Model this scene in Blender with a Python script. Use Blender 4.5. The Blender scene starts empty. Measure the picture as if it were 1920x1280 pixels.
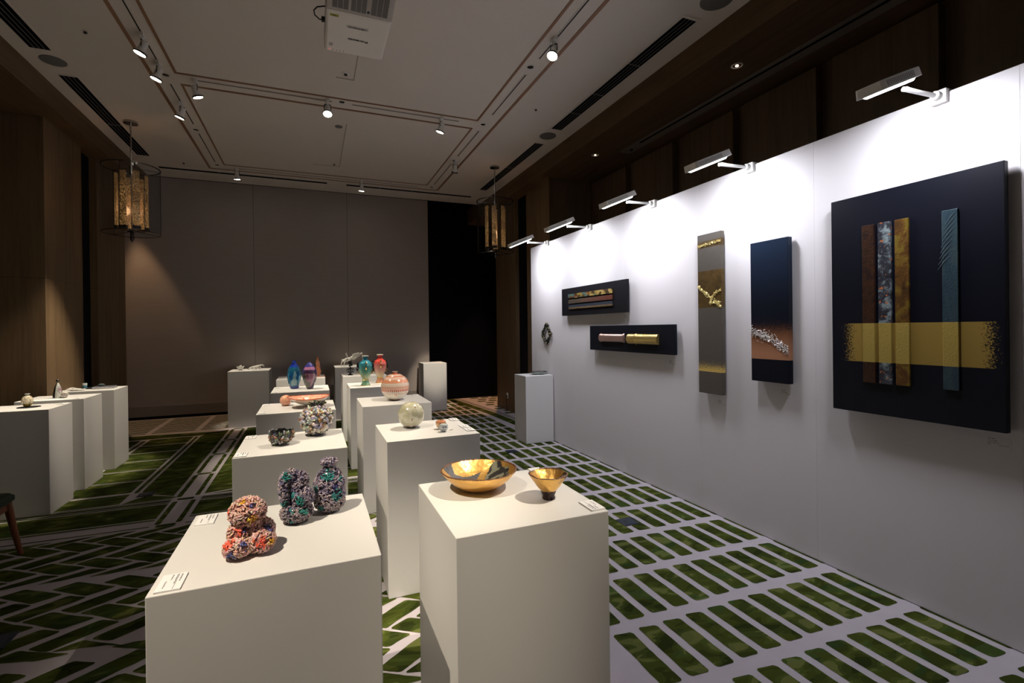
import bpy, bmesh, math, random
from math import pi, sin, cos, radians
from mathutils import Vector, Matrix, noise
random.seed(7)
C = bpy.context.scene.collection
SC = bpy.context.scene

# ------------------------------------------------------------------ camera
cam_d = bpy.data.cameras.new('camera'); cam = bpy.data.objects.new('camera', cam_d); C.objects.link(cam)
cam_d.sensor_width = 36; cam_d.lens = 913.16 * 36 / 1920; cam_d.clip_start = .05
cam_d.shift_y = -22.31 / 1920
YAW, PIT, ROL = .39047, -.00236, -.01223
_f = Vector((sin(YAW) * cos(PIT), cos(YAW) * cos(PIT), sin(PIT)))
_r0 = Vector((cos(YAW), -sin(YAW), 0)); _u0 = _r0.cross(_f)
_r = _r0 * cos(ROL) + _u0 * sin(ROL); _u = -_r0 * sin(ROL) + _u0 * cos(ROL)
M = Matrix((( _r.x, _u.x, -_f.x, 0), (_r.y, _u.y, -_f.y, 0), (_r.z, _u.z, -_f.z, 1.54), (0, 0, 0, 1)))
cam.matrix_world = M
SC.camera = cam
# ------------------------------------------------------------------ world and exposure
W = bpy.data.worlds.new('world'); SC.world = W; W.use_nodes = True
W.node_tree.nodes['Background'].inputs[0].default_value = (.75, .7, .68, 1)
W.node_tree.nodes['Background'].inputs[1].default_value = .0
SC.view_settings.view_transform = 'Standard'; SC.view_settings.look = 'None'
SC.view_settings.exposure = 0.0; SC.view_settings.gamma = 1
SC.view_settings.use_curve_mapping = False
WARM = (1.0, .865, .67); COOL = (.90, .905, 1.0); AMBER = (1.0, .55, .25)

# ------------------------------------------------------------------ materials
class NB:
    def __init__(s, name):
        s.m = bpy.data.materials.new(name); s.m.use_nodes = True
        s.t = s.m.node_tree; s.b = s.t.nodes['Principled BSDF']; s.tc = None
    def n(s, ty, **kw):
        x = s.t.nodes.new(ty)
        for k, v in kw.items(): setattr(x, k, v)
        return x
    def l(s, a, b): s.t.links.new(a, b)
    def put(s, sock, v):
        if isinstance(v, (int, float, tuple, list)): sock.default_value = v
        else: s.l(v, sock)
    def obj(s):
        if not s.tc: s.tc = s.n('ShaderNodeTexCoord')
        return s.tc.outputs['Object']
    def xyz(s):
        q = s.n('ShaderNodeSeparateXYZ'); s.l(s.obj(), q.inputs[0]); return q.outputs
    def map(s, scale, rot=(0, 0, 0)):
        q = s.n('ShaderNodeMapping'); q.inputs['Scale'].default_value = scale; q.inputs['Rotation'].default_value = rot
        s.l(s.obj(), q.inputs[0]); return q.outputs[0]
    def noise(s, scale, vec=None, detail=3, rough=.5, dist=0):
        q = s.n('ShaderNodeTexNoise'); q.inputs['Scale'].default_value = scale; q.inputs['Detail'].default_value = detail
        q.inputs['Roughness'].default_value = rough; q.inputs['Distortion'].default_value = dist
        s.l(vec or s.obj(), q.inputs['Vector']); return q.outputs['Fac']
    def voro(s, scale, vec=None, out='Distance', feat='F1'):
        q = s.n('ShaderNodeTexVoronoi'); q.feature = feat; q.inputs['Scale'].default_value = scale
        s.l(vec or s.obj(), q.inputs['Vector']); return q.outputs[out]
    def math(s, op, a, b=0, c=None):
        q = s.n('ShaderNodeMath', operation=op); s.put(q.inputs[0], a); s.put(q.inputs[1], b)
        if c is not None: s.put(q.inputs[2], c)
        return q.outputs[0]
    def ramp(s, fac, stops, const=False):
        q = s.n('ShaderNodeValToRGB'); r = q.color_ramp
        if const: r.interpolation = 'CONSTANT'
        while len(r.elements) < len(stops): r.elements.new(.5)
        for e, (p, c) in zip(r.elements, stops): e.position = p; e.color = (*c[:3], 1)
        s.put(q.inputs[0], fac); return q.outputs[0]
    def mix(s, f, a, b):
        q = s.n('ShaderNodeMix', data_type='RGBA'); s.put(q.inputs['Factor'], f)
        s.put(q.inputs['A'], (*a, 1) if isinstance(a, tuple) else a); s.put(q.inputs['B'], (*b, 1) if isinstance(b, tuple) else b)
        return q.outputs['Result']
    def bump(s, h, st, dist=.01):
        q = s.n('ShaderNodeBump'); q.inputs['Strength'].default_value = st; q.inputs['Distance'].default_value = dist
        s.l(h, q.inputs['Height']); s.l(q.outputs[0], s.b.inputs['Normal'])
    def set(s, **kw):
        for k, v in kw.items():
            k = {'col': 'Base Color', 'rough': 'Roughness', 'metal': 'Metallic', 'spec': 'Specular IOR Level', 'coat': 'Coat Weight',
                 'trans': 'Transmission Weight', 'em': 'Emission Color', 'ems': 'Emission Strength', 'ior': 'IOR'}[k]
            if isinstance(v, tuple): v = (*v, 1)
            s.put(s.b.inputs[k], v)
        return s
def sm(a, lo, hi, nb):   # smooth window 0..1
    q = nb.n('ShaderNodeMapRange'); q.inputs['From Min'].default_value = lo; q.inputs['From Max'].default_value = hi; q.clamp = True
    nb.put(q.inputs['Value'], a); return q.outputs[0]
def pm(name, col, rough=.5, metal=0, var=.06, scale=30, bump=.0, spec=.5, coat=0):
    b = NB(name); c2 = tuple(max(0, x * (1 - var * 2)) for x in col)
    nz = b.noise(scale, detail=4)
    b.set(col=b.mix(nz, tuple(col), c2), rough=rough, metal=metal, spec=spec, coat=coat)
    if bump: b.bump(nz, bump)
    return b.m
def attr_mat(name, rough=.5, metal=0, coat=0, bump=0, scale=200, spec=.5, trans=0):
    b = NB(name); a = b.n('ShaderNodeVertexColor'); a.layer_name = 'Col'
    b.set(col=a.outputs[0], rough=rough, metal=metal, coat=coat, spec=spec, trans=trans)
    if bump: b.bump(b.noise(scale), bump)
    return b.m
def em_mat(name, col, st):
    b = NB(name); b.set(col=(.8, .8, .8), em=tuple(col), ems=st); return b.m
def wood(name, c1, c2, vec=(9, 9, .5), rough=.55):
    b = NB(name); v = b.map(vec)
    g = b.noise(1.6, v, 6, .6, .6); h = b.noise(5, v, 5, .7, .3); kn = b.noise(2.3, b.map((1.2, 1.2, .6)), 2)
    f = b.math('ADD', b.math('MULTIPLY', g, .65), b.math('MULTIPLY', h, .35))
    c = b.ramp(f, [(.3, c2), (.5, c1), (.72, tuple(x * 1.25 for x in c1))])
    b.set(col=b.mix(b.math('MULTIPLY', kn, .45), c, c2), rough=rough, spec=.3); b.bump(h, .06); return b.m

WHITE = pm('white_lacquer', (.66, .65, .64), .5, var=.015, scale=3, spec=.35)
PARTW = pm('white_partition_paint', (.70, .675, .68), .6, var=.02, scale=1.5, spec=.3)
CEIL = pm('ceiling_paint', (.72, .66, .61), .85, var=.03, scale=2, spec=.1)
WOOD = wood('walnut_panel', (.15, .098, .052), (.075, .046, .025))
WOODH = wood('walnut_soffit', (.13, .078, .040), (.07, .04, .022), vec=(8, .5, 8))
COPPER = pm('copper_trim', (.27, .135, .07), .5, 0, .05)
BLACK = pm('matte_black', (.008, .008, .009), .6)
BLACKM = pm('black_void', (.003, .0035, .005), .9, spec=.05)
NAVYG = pm('dark_glass_gap_shade', (.002, .003, .006), .5, spec=.1)  # rear bay glass, also the black fill for the shaded column gaps
SATIN = pm('satin_white_metal', (.80, .79, .76), .4, .0, .03)
CHROME = pm('chrome', (.5, .5, .5), .15, 1, .02)
DCHROME = pm('dark_chrome', (.12, .12, .13), .12, 1, .05)
GREYP = pm('speaker_grille', (.17, .165, .16), .9, scale=400, var=.2)
GOLD = pm('gold_leaf', (.90, .55, .16), .32, 1, .2, 60, .25)
GOLDP = pm('polished_gold', (.9, .62, .22), .2, 1, .1, 40, .1)
PAPER = pm('card_stock', (.80, .79, .80), .6, var=.01)
INK = pm('print_ink', (.05, .05, .06), .7)
LENS = em_mat('lit_lens_warm', (1, .9, .75), 30)
LENSC = em_mat('lit_led_cool', (.9, .93, 1), 14)
DARKC = pm('navy_outlet', (.02, .028, .05), .45, .3)

# ------------------------------------------------------------------ mesh helpers
class MB:
    def __init__(s): s.v = []; s.f = []; s.m = []; s.c = []
    def add(s, v, f, mi=0, col=None):
        o = len(s.v); s.v += [tuple(x) for x in v]; s.f += [tuple(i + o for i in q) for q in f]; s.m += [mi] * len(f)
        if col is None: s.c += [(.5, .5, .5)] * len(v)
        elif callable(col): s.c += [col(Vector(x)) for x in v]
        elif isinstance(col, list): s.c += col
        else: s.c += [col] * len(v)
        return s
    def box(s, a, b, mi=0, col=None):
        (x0, y0, z0), (x1, y1, z1) = a, b
        return s.add([(x0, y0, z0), (x1, y0, z0), (x1, y1, z0), (x0, y1, z0), (x0, y0, z1), (x1, y0, z1), (x1, y1, z1), (x0, y1, z1)],
              [(0, 3, 2, 1), (4, 5, 6, 7), (0, 1, 5, 4), (1, 2, 6, 5), (2, 3, 7, 6), (3, 0, 4, 7)], mi, col)
    def lathe(s, prof, c=(0, 0, 0), seg=32, mi=0, col=None, wob=None, axis=None):
        v = []; f = []; n = len(prof)
        for i, (r, z) in enumerate(prof):
            for k in range(seg):
                a = 2 * pi * k / seg; rr, zz = (r, z) if wob is None else wob(r, z, a)
                p = Vector((rr * cos(a), rr * sin(a), zz))
                if axis is not None: p = axis @ p
                v.append(p + Vector(c))
        for i in range(n - 1):
            for k in range(seg):
                k2 = (k + 1) % seg; f.append((i * seg + k, i * seg + k2, (i + 1) * seg + k2, (i + 1) * seg + k))
        if math.dist(prof[0], prof[-1]) > 1e-4:
            if prof[0][0] > 1e-5: f.append(tuple(range(seg))[::-1])
            if prof[-1][0] > 1e-5: f.append(tuple(range((n - 1) * seg, n * seg)))
        return s.add(v, f, mi, col)
    def tube(s, pts, r, seg=8, mi=0, col=None, flat=1.0):
        pts = [Vector(p) for p in pts]; v = []; f = []; n = len(pts)
        up = Vector((0, 0, 1))
        for i, p in enumerate(pts):
            t = (pts[min(i + 1, n - 1)] - pts[max(i - 1, 0)]).normalized()
            a = t.cross(up)
            if a.length < .05: a = t.cross(Vector((0, 1, 0)))
            a.normalize(); b = a.cross(t)
            rr = r[i] if isinstance(r, (list, tuple)) else r
            for k in range(seg): v.append(p + a * rr * cos(2 * pi * k / seg) + b * rr * flat * sin(2 * pi * k / seg))
        for i in range(n - 1):
            for k in range(seg):
                k2 = (k + 1) % seg; f.append((i * seg + k, i * seg + k2, (i + 1) * seg + k2, (i + 1) * seg + k))
        f.append(tuple(range(seg))[::-1]); f.append(tuple(range((n - 1) * seg, n * seg)))
        return s.add(v, f, mi, col)
    def ell(s, c, r, seg=16, rings=10, mi=0, col=None, rot=None, disp=0, ds=30):
        v = []; f = []
        for i in range(rings + 1):
            th = pi * i / rings
            for k in range(seg):
                a = 2 * pi * k / seg; p = Vector((sin(th) * cos(a), sin(th) * sin(a), cos(th)))
                if disp: p = p * (1 + disp * noise.noise(p * ds * .1 + Vector(c) * 7))
                p = Vector((p.x * r[0], p.y * r[1], p.z * r[2]))
                if rot is not None: p = rot @ p
                v.append(p + Vector(c))
        for i in range(rings):
            for k in range(seg):
                k2 = (k + 1) % seg; f.append((i * seg + k, (i + 1) * seg + k, (i + 1) * seg + k2, i * seg + k2))
        return s.add(v, f, mi, col)
    def poly(s, pts, z, mi=0): return s.add([(x, y, z) for x, y in pts], [tuple(range(len(pts)))], mi)
    def build(s, name, mats, parent=None, smooth=False, bevel=0, loc=None, cols=False, ang=35):
        me = bpy.data.meshes.new(name); me.from_pydata(s.v, [], s.f)
        for m in (mats if isinstance(mats, (list, tuple)) else [mats]): me.materials.append(m)
        me.polygons.foreach_set('material_index', s.m)
        if cols:
            ca = me.color_attributes.new('Col', 'FLOAT_COLOR', 'POINT')
            ca.data.foreach_set('color', [q for c in s.c for q in (c[0], c[1], c[2], 1)])
        bm = bmesh.new(); bm.from_mesh(me); bmesh.ops.recalc_face_normals(bm, faces=bm.faces); bm.to_mesh(me); bm.free()
        if smooth:
            me.polygons.foreach_set('use_smooth', [True] * len(me.polygons))
            if ang: me.set_sharp_from_angle(angle=radians(ang))
        o = bpy.data.objects.new(name, me); C.objects.link(o)
        if parent: o.parent = parent
        if loc: o.location = loc
        if bevel:
            md = o.modifiers.new('bevel', 'BEVEL'); md.width = bevel; md.segments = 2; md.limit_method = 'ANGLE'
        return o
def thing(name, label, cat, loc=(0, 0, 0), rz=0, group=None):
    o = bpy.data.objects.new(name, None); C.objects.link(o); o.location = loc; o.rotation_euler = (0, 0, rz)
    o.empty_display_size = .05
    return tag(o, label, cat, group)
def tag(o, label, cat, group=None):
    o['label'] = label; o['category'] = cat
    if group: o['group'] = group
    return o
def struct(o): o['kind'] = 'structure'; return o
def circ(r, n=24, c=(0, 0)): return [(c[0] + r * cos(2 * pi * k / n), c[1] + r * sin(2 * pi * k / n)) for k in range(n)]
def relight(o): return o

# ------------------------------------------------------------------ room shell
ZC = 4.11; ZS = 3.86
struct(MB().box((-2.44, -2.2, ZC), (3.24, 9.6, ZC + .08)).build('ceiling', CEIL))
struct(MB().box((-3.7, 9.61, 4.5), (4.6, 10.5, 4.58)).box((-3.7, 9.6, 4.112), (4.6, 9.62, 4.5)).build('ceiling_rear', BLACKM))
struct(MB().box((3.24, -2.2, ZS), (4.6, 10.42, 4.19)).build('trim_1', WOODH))
struct(MB().box((-3.8, -2.2, ZS), (-2.44, 10.42, 4.19)).build('trim_2', WOODH))
def seam_col(name, x0, x1, y0, y1):
    b = MB(); zs = 2.14
    b.box((x0, y0, 0), (x1, y1, zs - .002)).box((x0, y0, zs + .002), (x1, y1, ZS))
    b.box((x0 + .004, y0 + .004, zs - .003), (x1 - .004, y1 - .004, zs + .003), 1)
    return struct(b.build(name, [WOOD, BLACK]))
seam_col('wall_left_column', -3.38, -2.62, 6.70, 7.62)
seam_col('wall_left_column', -3.38, -2.62, 8.08, 9.12)
seam_col('wall_right_column', 3.40, 4.15, 6.70, 7.56)
seam_col('wall_right_column', 3.40, 4.15, 8.07, 9.06)
struct(MB().box((-2.9, 7.621, 0), (-2.70, 8.079, ZS)).build('gap_shade_1', NAVYG))  # black fill standing for the shade in the gap between the left columns
struct(MB().box((3.47, 7.561, 0), (3.7, 8.069, ZS)).build('gap_shade_2', NAVYG))  # dark of the right column gap, put in as a black box
struct(MB().box((-3.5, -2.2, 0), (-3.38, 10.45, ZS)).build('wall_left', WOOD))
b = MB(); b.box((4.24, -2.2, 0), (4.4, 10.45, ZS))
yy = [6.69, 5.70, 4.73, 3.80, 2.88, 1.97, 1.05, .1, -.9, -2.19]
for i in range(len(yy) - 1): b.box((4.15, yy[i + 1] + .075, 0), (4.24, yy[i] - (.075 if i else 0), ZS - .04))
struct(b.build('wall_right', WOOD))
struct(MB().box((-3.5, 10.45, 0), (4.4, 10.55, 4.5)).build('window_3', NAVYG))
struct(MB().box((-3.5, -2.3, 0), (4.4, -2.2, 4.2)).build('wall_front', CEIL))

# ------------------------------------------------------------------ carpet (white pile with green shapes in one mesh)
bc = NB('carpet_pale'); nz = bc.noise(500, detail=2); nz2 = bc.noise(9, detail=3)
bc.set(col=bc.mix(nz2, (.47, .43, .465), (.41, .375, .405)), rough=.95, spec=.05); bc.bump(nz, .3, .004)
bg = NB('carpet_green')
nv = bg.noise(1.0, bg.map((5.5, 11, 1)), 2, .4, .6)
nw = bg.noise(1.0, bg.map((3.2, 6, 1)), 2, .4, .5)
c1 = bg.ramp(nv, [(0, (.020, .028, .005)), (.42, (.045, .060, .010)), (.54, (.062, .085, .016)), (.61, (.15, .165, .048))], True)
c2_ = bg.ramp(nw, [(0, (.020, .028, .006)), (.45, (.050, .060, .009)), (.6, (.036, .070, .020))], True)
bg.set(col=bg.mix(.42, c1, c2_), rough=.95, spec=.05); bg.bump(bg.noise(500, detail=2), .3, .004)
fl = MB(); fl.poly([(-3.5, -2.2), (4.3, -2.2), (4.3, 10.5), (-3.5, 10.5)], 0, 0)
def wob(p, a=.004, s=9): 
    q = Vector((p[0] * s, p[1] * s, 3.3)); return (p[0] + a * noise.noise(q), p[1] + a * noise.noise(q + Vector((9, 5, 1))))
def green(pts, rnd=True, jit=.004, z=.0012):
    if rnd:
        for _ in range(2):
            q = []
            for i in range(len(pts)):
                a, b_ = pts[i], pts[(i + 1) % len(pts)]
                L = math.dist(a, b_); t = min(.25, .011 / max(L, 1e-4)) if _ == 0 else min(.25, .004 / max(L, 1e-4))
                q += [(a[0] + (b_[0] - a[0]) * t, a[1] + (b_[1] - a[1]) * t), (a[0] + (b_[0] - a[0]) * (1 - t), a[1] + (b_[1] - a[1]) * (1 - t))]
            pts = q
        q = []
        for i in range(len(pts)):
            a, b_ = pts[i], pts[(i + 1) % len(pts)]; L = math.dist(a, b_); n = max(1, int(L / .03))
            q += [(a[0] + (b_[0] - a[0]) * k / n, a[1] + (b_[1] - a[1]) * k / n) for k in range(n)]
        pts = [wob(p, jit) for p in q]; pts = [wob(p, jit * .5, 45) for p in pts]
    fl.poly(pts, z, 1)
def rect(x0, x1, y0, y1, rnd=True, **k):
    if x1 - x0 > .002 and y1 - y0 > .002: green([(x0, y0), (x1, y0), (x1, y1), (x0, y1)], rnd, **k)
# right: rows of bars
k = -4
while True:
    yt = 1.605 + .4535 * k; y0, y1 = yt - .378, yt
    if y0 > 9.9: break
    n = -12
    while n < 8:
        x0 = 2.726 + .1505 * n; x1 = x0 + .104
        lim = 3.34 if y1 < 6.8 else 2.98 - .03 * (y1 - 6.8)
        lo = 1.5 if k <= 0 else (1.36 if k < 4 else 1.0)
        if x0 > lo and (x1 < lim or y1 < 6.8): green([(x0, y0 + .004), (x1, y0 - .004), (x1, y1 - .012), (x0, y1 + .004)])
        n += 1
    if k <= 0: rect(1.385, 1.425, y0, y1 + .03); rect(1.27, 1.31, y0, y1 + .03)
    k += 1
# right far border strips following the column line
for a, b_ in ((.0, .16), (.20, .225), (.255, .275)):
    green([(3.0 + a, 6.6), (3.0 + b_, 6.6), (2.93 + b_, 8.4), (2.72 + b_, 10.45), (2.72 + a, 10.45), (2.93 + a, 8.4)], False)
for k in range(9):
    y0 = 8.2 + .26 * k
    for n in range(5): rect(3.24 + .24 * n + (.1 if k % 2 else 0), 3.24 + .24 * n + .18 + (.1 if k % 2 else 0), y0, y0 + .13)
# brick field
T1 = (.255, -.018); T2 = (-.013, .358)
wide = [(-.155, .05), (-.06, .1), (.155, -.045), (.045, -.1)]; lng = [(-.15, -.045), (.06, .1), (.155, .045), (-.06, -.1)]
bands = [3.86 - .86 * i for i in range(7)]
def bandclip(p, cy):
    x, y = p
    for i, yb in enumerate(bands):
        c = yb + .035 * sin(x * 2.3 + i * 1.4) + (.04 * (x + 1.3) if i == 0 else 0); h = .015
        if cy > c and y < c + h: y = c + h
        if cy <= c and y > c - h: y = c - h
    return (x, min(y, 4.625))
for i in range(-12, 16):
    for j in range(-17, 3):
        for shp, off in ((wide, (0, 0)), (lng, (-.123, .178))):
            cx = -1.561 + i * T1[0] + j * T2[0] + off[0]; cy = 4.088 + i * T1[1] + j * T2[1] + off[1]
            if cx < -3.3 or cx > 1.12 or cy < -2 or cy > 4.66: continue
            g = 1.13
            pts = [bandclip((cx + x * g, cy + y * g), cy) for x, y in shp]
            A = abs(sum(pts[a][0] * pts[(a + 1) % 4][1] - pts[(a + 1) % 4][0] * pts[a][1] for a in range(4))) / 2
            if A > .003: green(pts, jit=.006)
# horizontal lines between the bricks and the ladder field
def hband(x0, x1):
    sk = lambda x, y: (x, y - .02 * (x + 1.1))
    for y0, y1 in ((4.655, 4.675), (4.80, 4.83), (4.85, 5.225), (5.245, 5.27), (5.285, 5.33), (5.345, 5.36)):
        n = 10; L = [sk(x0 + (x1 - x0) * t / n, y0) for t in range(n + 1)] + [sk(x0 + (x1 - x0) * t / n, y1) for t in range(n, -1, -1)]
        green(L, False)
hband(-3.4, -1.21); hband(-.965, 1.22)
green([(-1.18, 5.42), (-1.45, 5.58), (-1.53, 5.50), (-1.60, 5.385), (-1.22, 5.385)], False)
green([(-.98, 5.42), (1.2, 6.0), (1.2, 6.8), (.95, 6.8), (.95, 8.85), (-.965, 8.85), (-.965, 5.44)], False)
green([(-.93, 5.395), (1.2, 5.395), (1.2, 5.95)], False)
# field between the two ladders
green([(-1.535, 5.72), (-1.42, 5.60), (-1.22, 5.46), (-1.22, 8.80), (-1.50, 8.62), (-1.535, 8.4)])
green([(-1.60, 5.74), (-1.585, 5.70), (-1.563, 5.72), (-1.563, 8.42), (-1.60, 8.42)], False)
for i in range(7):
    y0 = 5.745 + .458 * i; y1 = y0 + .458 - (.045 if i < 3 else .03)
    if i < 6: rect(-2.16, -1.63, y0, y1)
    if i < 3: rect(-2.2, -1.61, y1 + .015, y1 + .03, False)
rect(-3.3, -1.62, 5.40, 5.69, False)
rect(-2.235, -2.195, 5.75, 8.4, False); rect(-3.3, -2.27, 5.75, 8.45)
# double ladder strip
for y0, y1 in ((3.9, 5.27), (5.40, 6.15), (6.235, 7.06), (7.15, 7.93), (8.02, 8.80)):
    for x0, x1 in ((-1.187, -1.145), (-1.04, -1.0)):
        h = (y1 - y0)
        if y0 < 4: rect(x0, x1, 4.70, 5.27)
        else: rect(x0, x1, y0, y1)
for y in (4.86 - .2, 5.333, 6.19, 7.105, 7.975, 8.86):
    rect(-1.165, -1.03, y - .03, y + .03)
# line and fine stripes at the far left
green([(-3.3, 8.52), (-1.55, 8.50), (-1.22, 8.70), (-1.3, 8.72), (-2.3, 8.83), (-3.3, 8.84)], False)
y = 8.97
while y < 10.4:
    for x0, x1 in ((-3.3, -2.36), (-2.28, -1.72), (-1.64, -1.05), (-.97, .95)): rect(x0, x1, y, y + .06, False)
    y += .12
struct(fl.build('floor', [bc.m, bg.m]))

# ------------------------------------------------------------------ ceiling trims, tracks, vents
tn = [3]
def strip(x0, x1, y0, y1, m=COPPER, name=None, z=ZC, h=.006):
    o = MB().box((x0, y0, z - h), (x1, y1, z)).build(name or 'trim_%d' % tn[0], m); tn[0] += 1; return struct(o)
w = .032
strip(-1.455, -1.455 + w, -2, 8.86); strip(2.165, 2.165 + w, -2, 8.86); strip(-1.433, 2.165, 8.84, 8.86)
strip(-1.225, -1.20, -2, 5.725); strip(1.91, 1.935, -2, 5.725); strip(-1.2, 1.91, 5.70, 5.725)
strip(-1.22, -1.20, 5.95, 8.60); strip(1.92, 1.94, 5.95, 8.60); strip(-1.2, 1.92, 5.95, 5.98); strip(-1.2, 1.92, 8.58, 8.60)
def track(a, b_, label):
    t = thing('lighting_track', label, 'lighting track', ((a[0] + b_[0]) / 2, (a[1] + b_[1]) / 2, ZC))
    lx, ly = abs(b_[0] - a[0]) / 2, abs(b_[1] - a[1]) / 2; wx, wy = (.018, ly) if lx < .01 else (lx, .018)
    MB().box((-wx, -wy, -.004), (wx, wy, 0)).build('rail', CEIL, t)
    gx, gy = (.006, ly - .01) if lx < .01 else (lx - .01, .006)
    MB().box((-gx, -gy, -.006), (gx, gy, -.003)).build('slot', BLACK, t)
track((-1.315, 2.4), (-1.315, 5.62), 'long ceiling track carrying the two nearest spotlights on the left')
track((-1.315, 5.98), (-1.315, 7.05), 'short ceiling track on the left side behind the first downlight')
track((-1.315, 7.35), (-1.315, 8.5), 'short ceiling track on the left leading to the back left corner')
track((-1.1, 5.81), (.25, 5.81), 'ceiling track across the room left of the middle downlight')
track((.45, 5.81), (1.72, 5.81), 'ceiling track across the room right of the middle downlight')
track((2.04, -1.2), (2.04, 4.2), 'long ceiling track carrying the nearest spotlight on the right')
track((2.04, 4.5), (2.04, 5.5), 'short ceiling track on the right between two downlights')
track((2.04, 6.0), (2.04, 7.0), 'short ceiling track on the right before the unlit spotlight')
track((2.04, 7.35), (2.04, 8.5), 'short ceiling track on the right leading to the back right corner')
track((-1.1, 8.72), (1.8, 8.72), 'ceiling track running across in front of the grey window shades')
def downlight(x, y, label, z=ZC, r=.042, lit=0):
    t = thing('downlight', label, 'downlight', (x, y, z), group=None)
    MB().lathe([(r, 0), (r, -.004), (r * .82, -.005), (r * .72, 0.0)], seg=28).build('ring', SATIN, t, True)
    MB().lathe([(r * .72, -.0015), (r * .4, -.001), (0, -.001)], seg=24).build('reflector', DCHROME if not lit else CHROME, t, True)
    if lit:
        MB().lathe([(0, -.006), (r * .28, -.006), (r * .28, -.002)], seg=16).build('bulb', em_mat('bulb_warm', (1, .7, .45), 5), t, True)
for x, y, l in ((-1.317, 5.80, 'round unlit downlight where the left and cross tracks meet'), (-1.327, 7.24, 'round unlit downlight halfway along the left tracks'),
    (.347, 5.79, 'round unlit downlight in the middle of the cross track'), (2.027, 5.80, 'round unlit downlight where the right and cross tracks meet'),
    (2.024, 4.36, 'round unlit downlight behind the nearest right spotlight'), (-1.312, 8.65, 'small unlit downlight in the back left ceiling corner'),
    (2.038, 8.69, 'small unlit downlight in the back right ceiling corner'), (2.047, 7.19, 'round unlit downlight beside the unlit right spotlight')):
    downlight(x, y, l)
downlight(3.54, 3.25, 'glowing downlight in the wooden soffit nearest the camera', ZS, .05, 1)
downlight(3.56, 5.63, 'smaller glowing downlight further along the wooden soffit', ZS, .05, 1)
def vent(x0, x1, y0, y1, label, n=4, alongx=False, joints=()):
    t = thing('ceiling_vent', label, 'air vent', ((x0 + x1) / 2, (y0 + y1) / 2, ZC)); hx, hy = (x1 - x0) / 2, (y1 - y0) / 2
    MB().box((-hx - .02, -hy - .03, -.003), (hx + .02, hy + .03, 0)).build('frame', CEIL, t)
    MB().box((-hx, -hy, -.0045), (hx, hy, -.0025)).build('recess_shade_plate', BLACKM, t)  # black plate paints the dark of the recess, no hole is cut
    s = MB()
    if not alongx:
        for i in range(1, n): xx = -hx + 2 * hx * i / n; s.box((xx - .003, -hy, -.008), (xx + .003, hy, -.004))
        for j in joints: s.box((-hx, j - (y0 + y1) / 2 - .006, -.008), (hx, j - (y0 + y1) / 2 + .006, -.004))
    else:
        for i in range(1, n): xx = -hx + 2 * hx * i / n; MB().box((xx - .008, -hy, -.008), (xx + .008, hy, -.004)).build('divider', GREYP, t)
    if s.v: s.build('blade', GREYP, t)
vent(-2.30, -2.15, 3.0, 5.66, 'black slatted ceiling vent at the top left corner of the view', joints=(4.6,))
vent(-2.29, -2.14, 6.17, 8.53, 'black slatted ceiling vent beside the left pendant lamp', joints=(7.4,))
vent(2.89, 3.03, 3.2, 5.60, 'black slatted ceiling vent high on the right above the wood fascia', joints=(3.95, 4.6, 5.1))
vent(2.90, 3.03, 6.12, 8.53, 'black slatted ceiling vent beside the right pendant lamp', joints=(7.2,))
vent(-2.16, .28, 9.02, 9.10, 'long narrow black slot vent in front of the left and middle shades', n=3, alongx=True)
vent(.60, 2.90, 9.02, 9.10, 'narrow black slot vent towards the back right ceiling corner', n=4, alongx=True)
def speaker(x, y, r, label):
    tag(MB().lathe([(r, 0), (r, -.006), (r - .008, -.010), (0, -.011)], seg=40).build('ceiling_speaker', GREYP, None, True, loc=(x, y, ZC)), label, 'speaker')
speaker(-2.215, 5.87, .10, 'round flush ceiling speaker between the two left vents')
speaker(2.985, 2.93, .125, 'large round flush ceiling speaker at the top edge on the right')
speaker(2.955, 5.84, .11, 'round flush ceiling speaker between the two right vents')
speaker(.348, 6.50, .045, 'small round blank plate in the ceiling beside the long hatch')
def sprink(x, y, label, r=.018):
    t = thing('sprinkler', label, 'sprinkler', (x, y, ZC))
    MB().lathe([(r * 1.6, 0), (r * 1.6, -.003), (0, -.004)], seg=20).build('plate', CEIL, t, True)
    MB().lathe([(r * .8, -.003), (r * .8, -.012), (r * .4, -.018), (0, -.018)], seg=16).build('head', DCHROME, t, True)
sprink(-1.75, 5.21, 'tiny dark sprinkler near the left ceiling speaker'); sprink(2.47, 5.18, 'tiny dark sprinkler on the right part of the ceiling')
sprink(.355, 8.0, 'tiny dark sprinkler near the middle of the far ceiling'); sprink(-1.76, 8.71, 'tiny dark sprinkler in the far left ceiling')
def hatch(x0, x1, y0, y1, label):
    b = MB(); q = .008
    for a, c_ in (((x0, y1 - q), (x1, y1)), ((x1 - q, y0), (x1, y1))):
        b.box((a[0], a[1], -.004), (c_[0], c_[1], -.0005))
    o = b.build('access_hatch', pm('hatch_seam', (.32, .29, .26), .8), loc=(0, 0, ZC)); tag(o, label, 'access hatch')
hatch(.26, .437, 4.4, 5.245, 'rectangular ceiling hatch behind the white projector')
hatch(.06, .44, 6.38, 8.1, 'long rectangular ceiling hatch in the middle of the far ceiling')
t = thing('smoke_detector', 'small round white detector inside the hatch behind the projector', 'detector', (.347, 5.13, ZC))
MB().lathe([(.035, 0), (.035, -.006), (.03, -.01), (0, -.011)], seg=24).build('base', SATIN, t, True)
MB().lathe([(.017, -.01), (.017, -.02), (0, -.022)], seg=16).build('sensor', BLACK, t, True)
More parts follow.
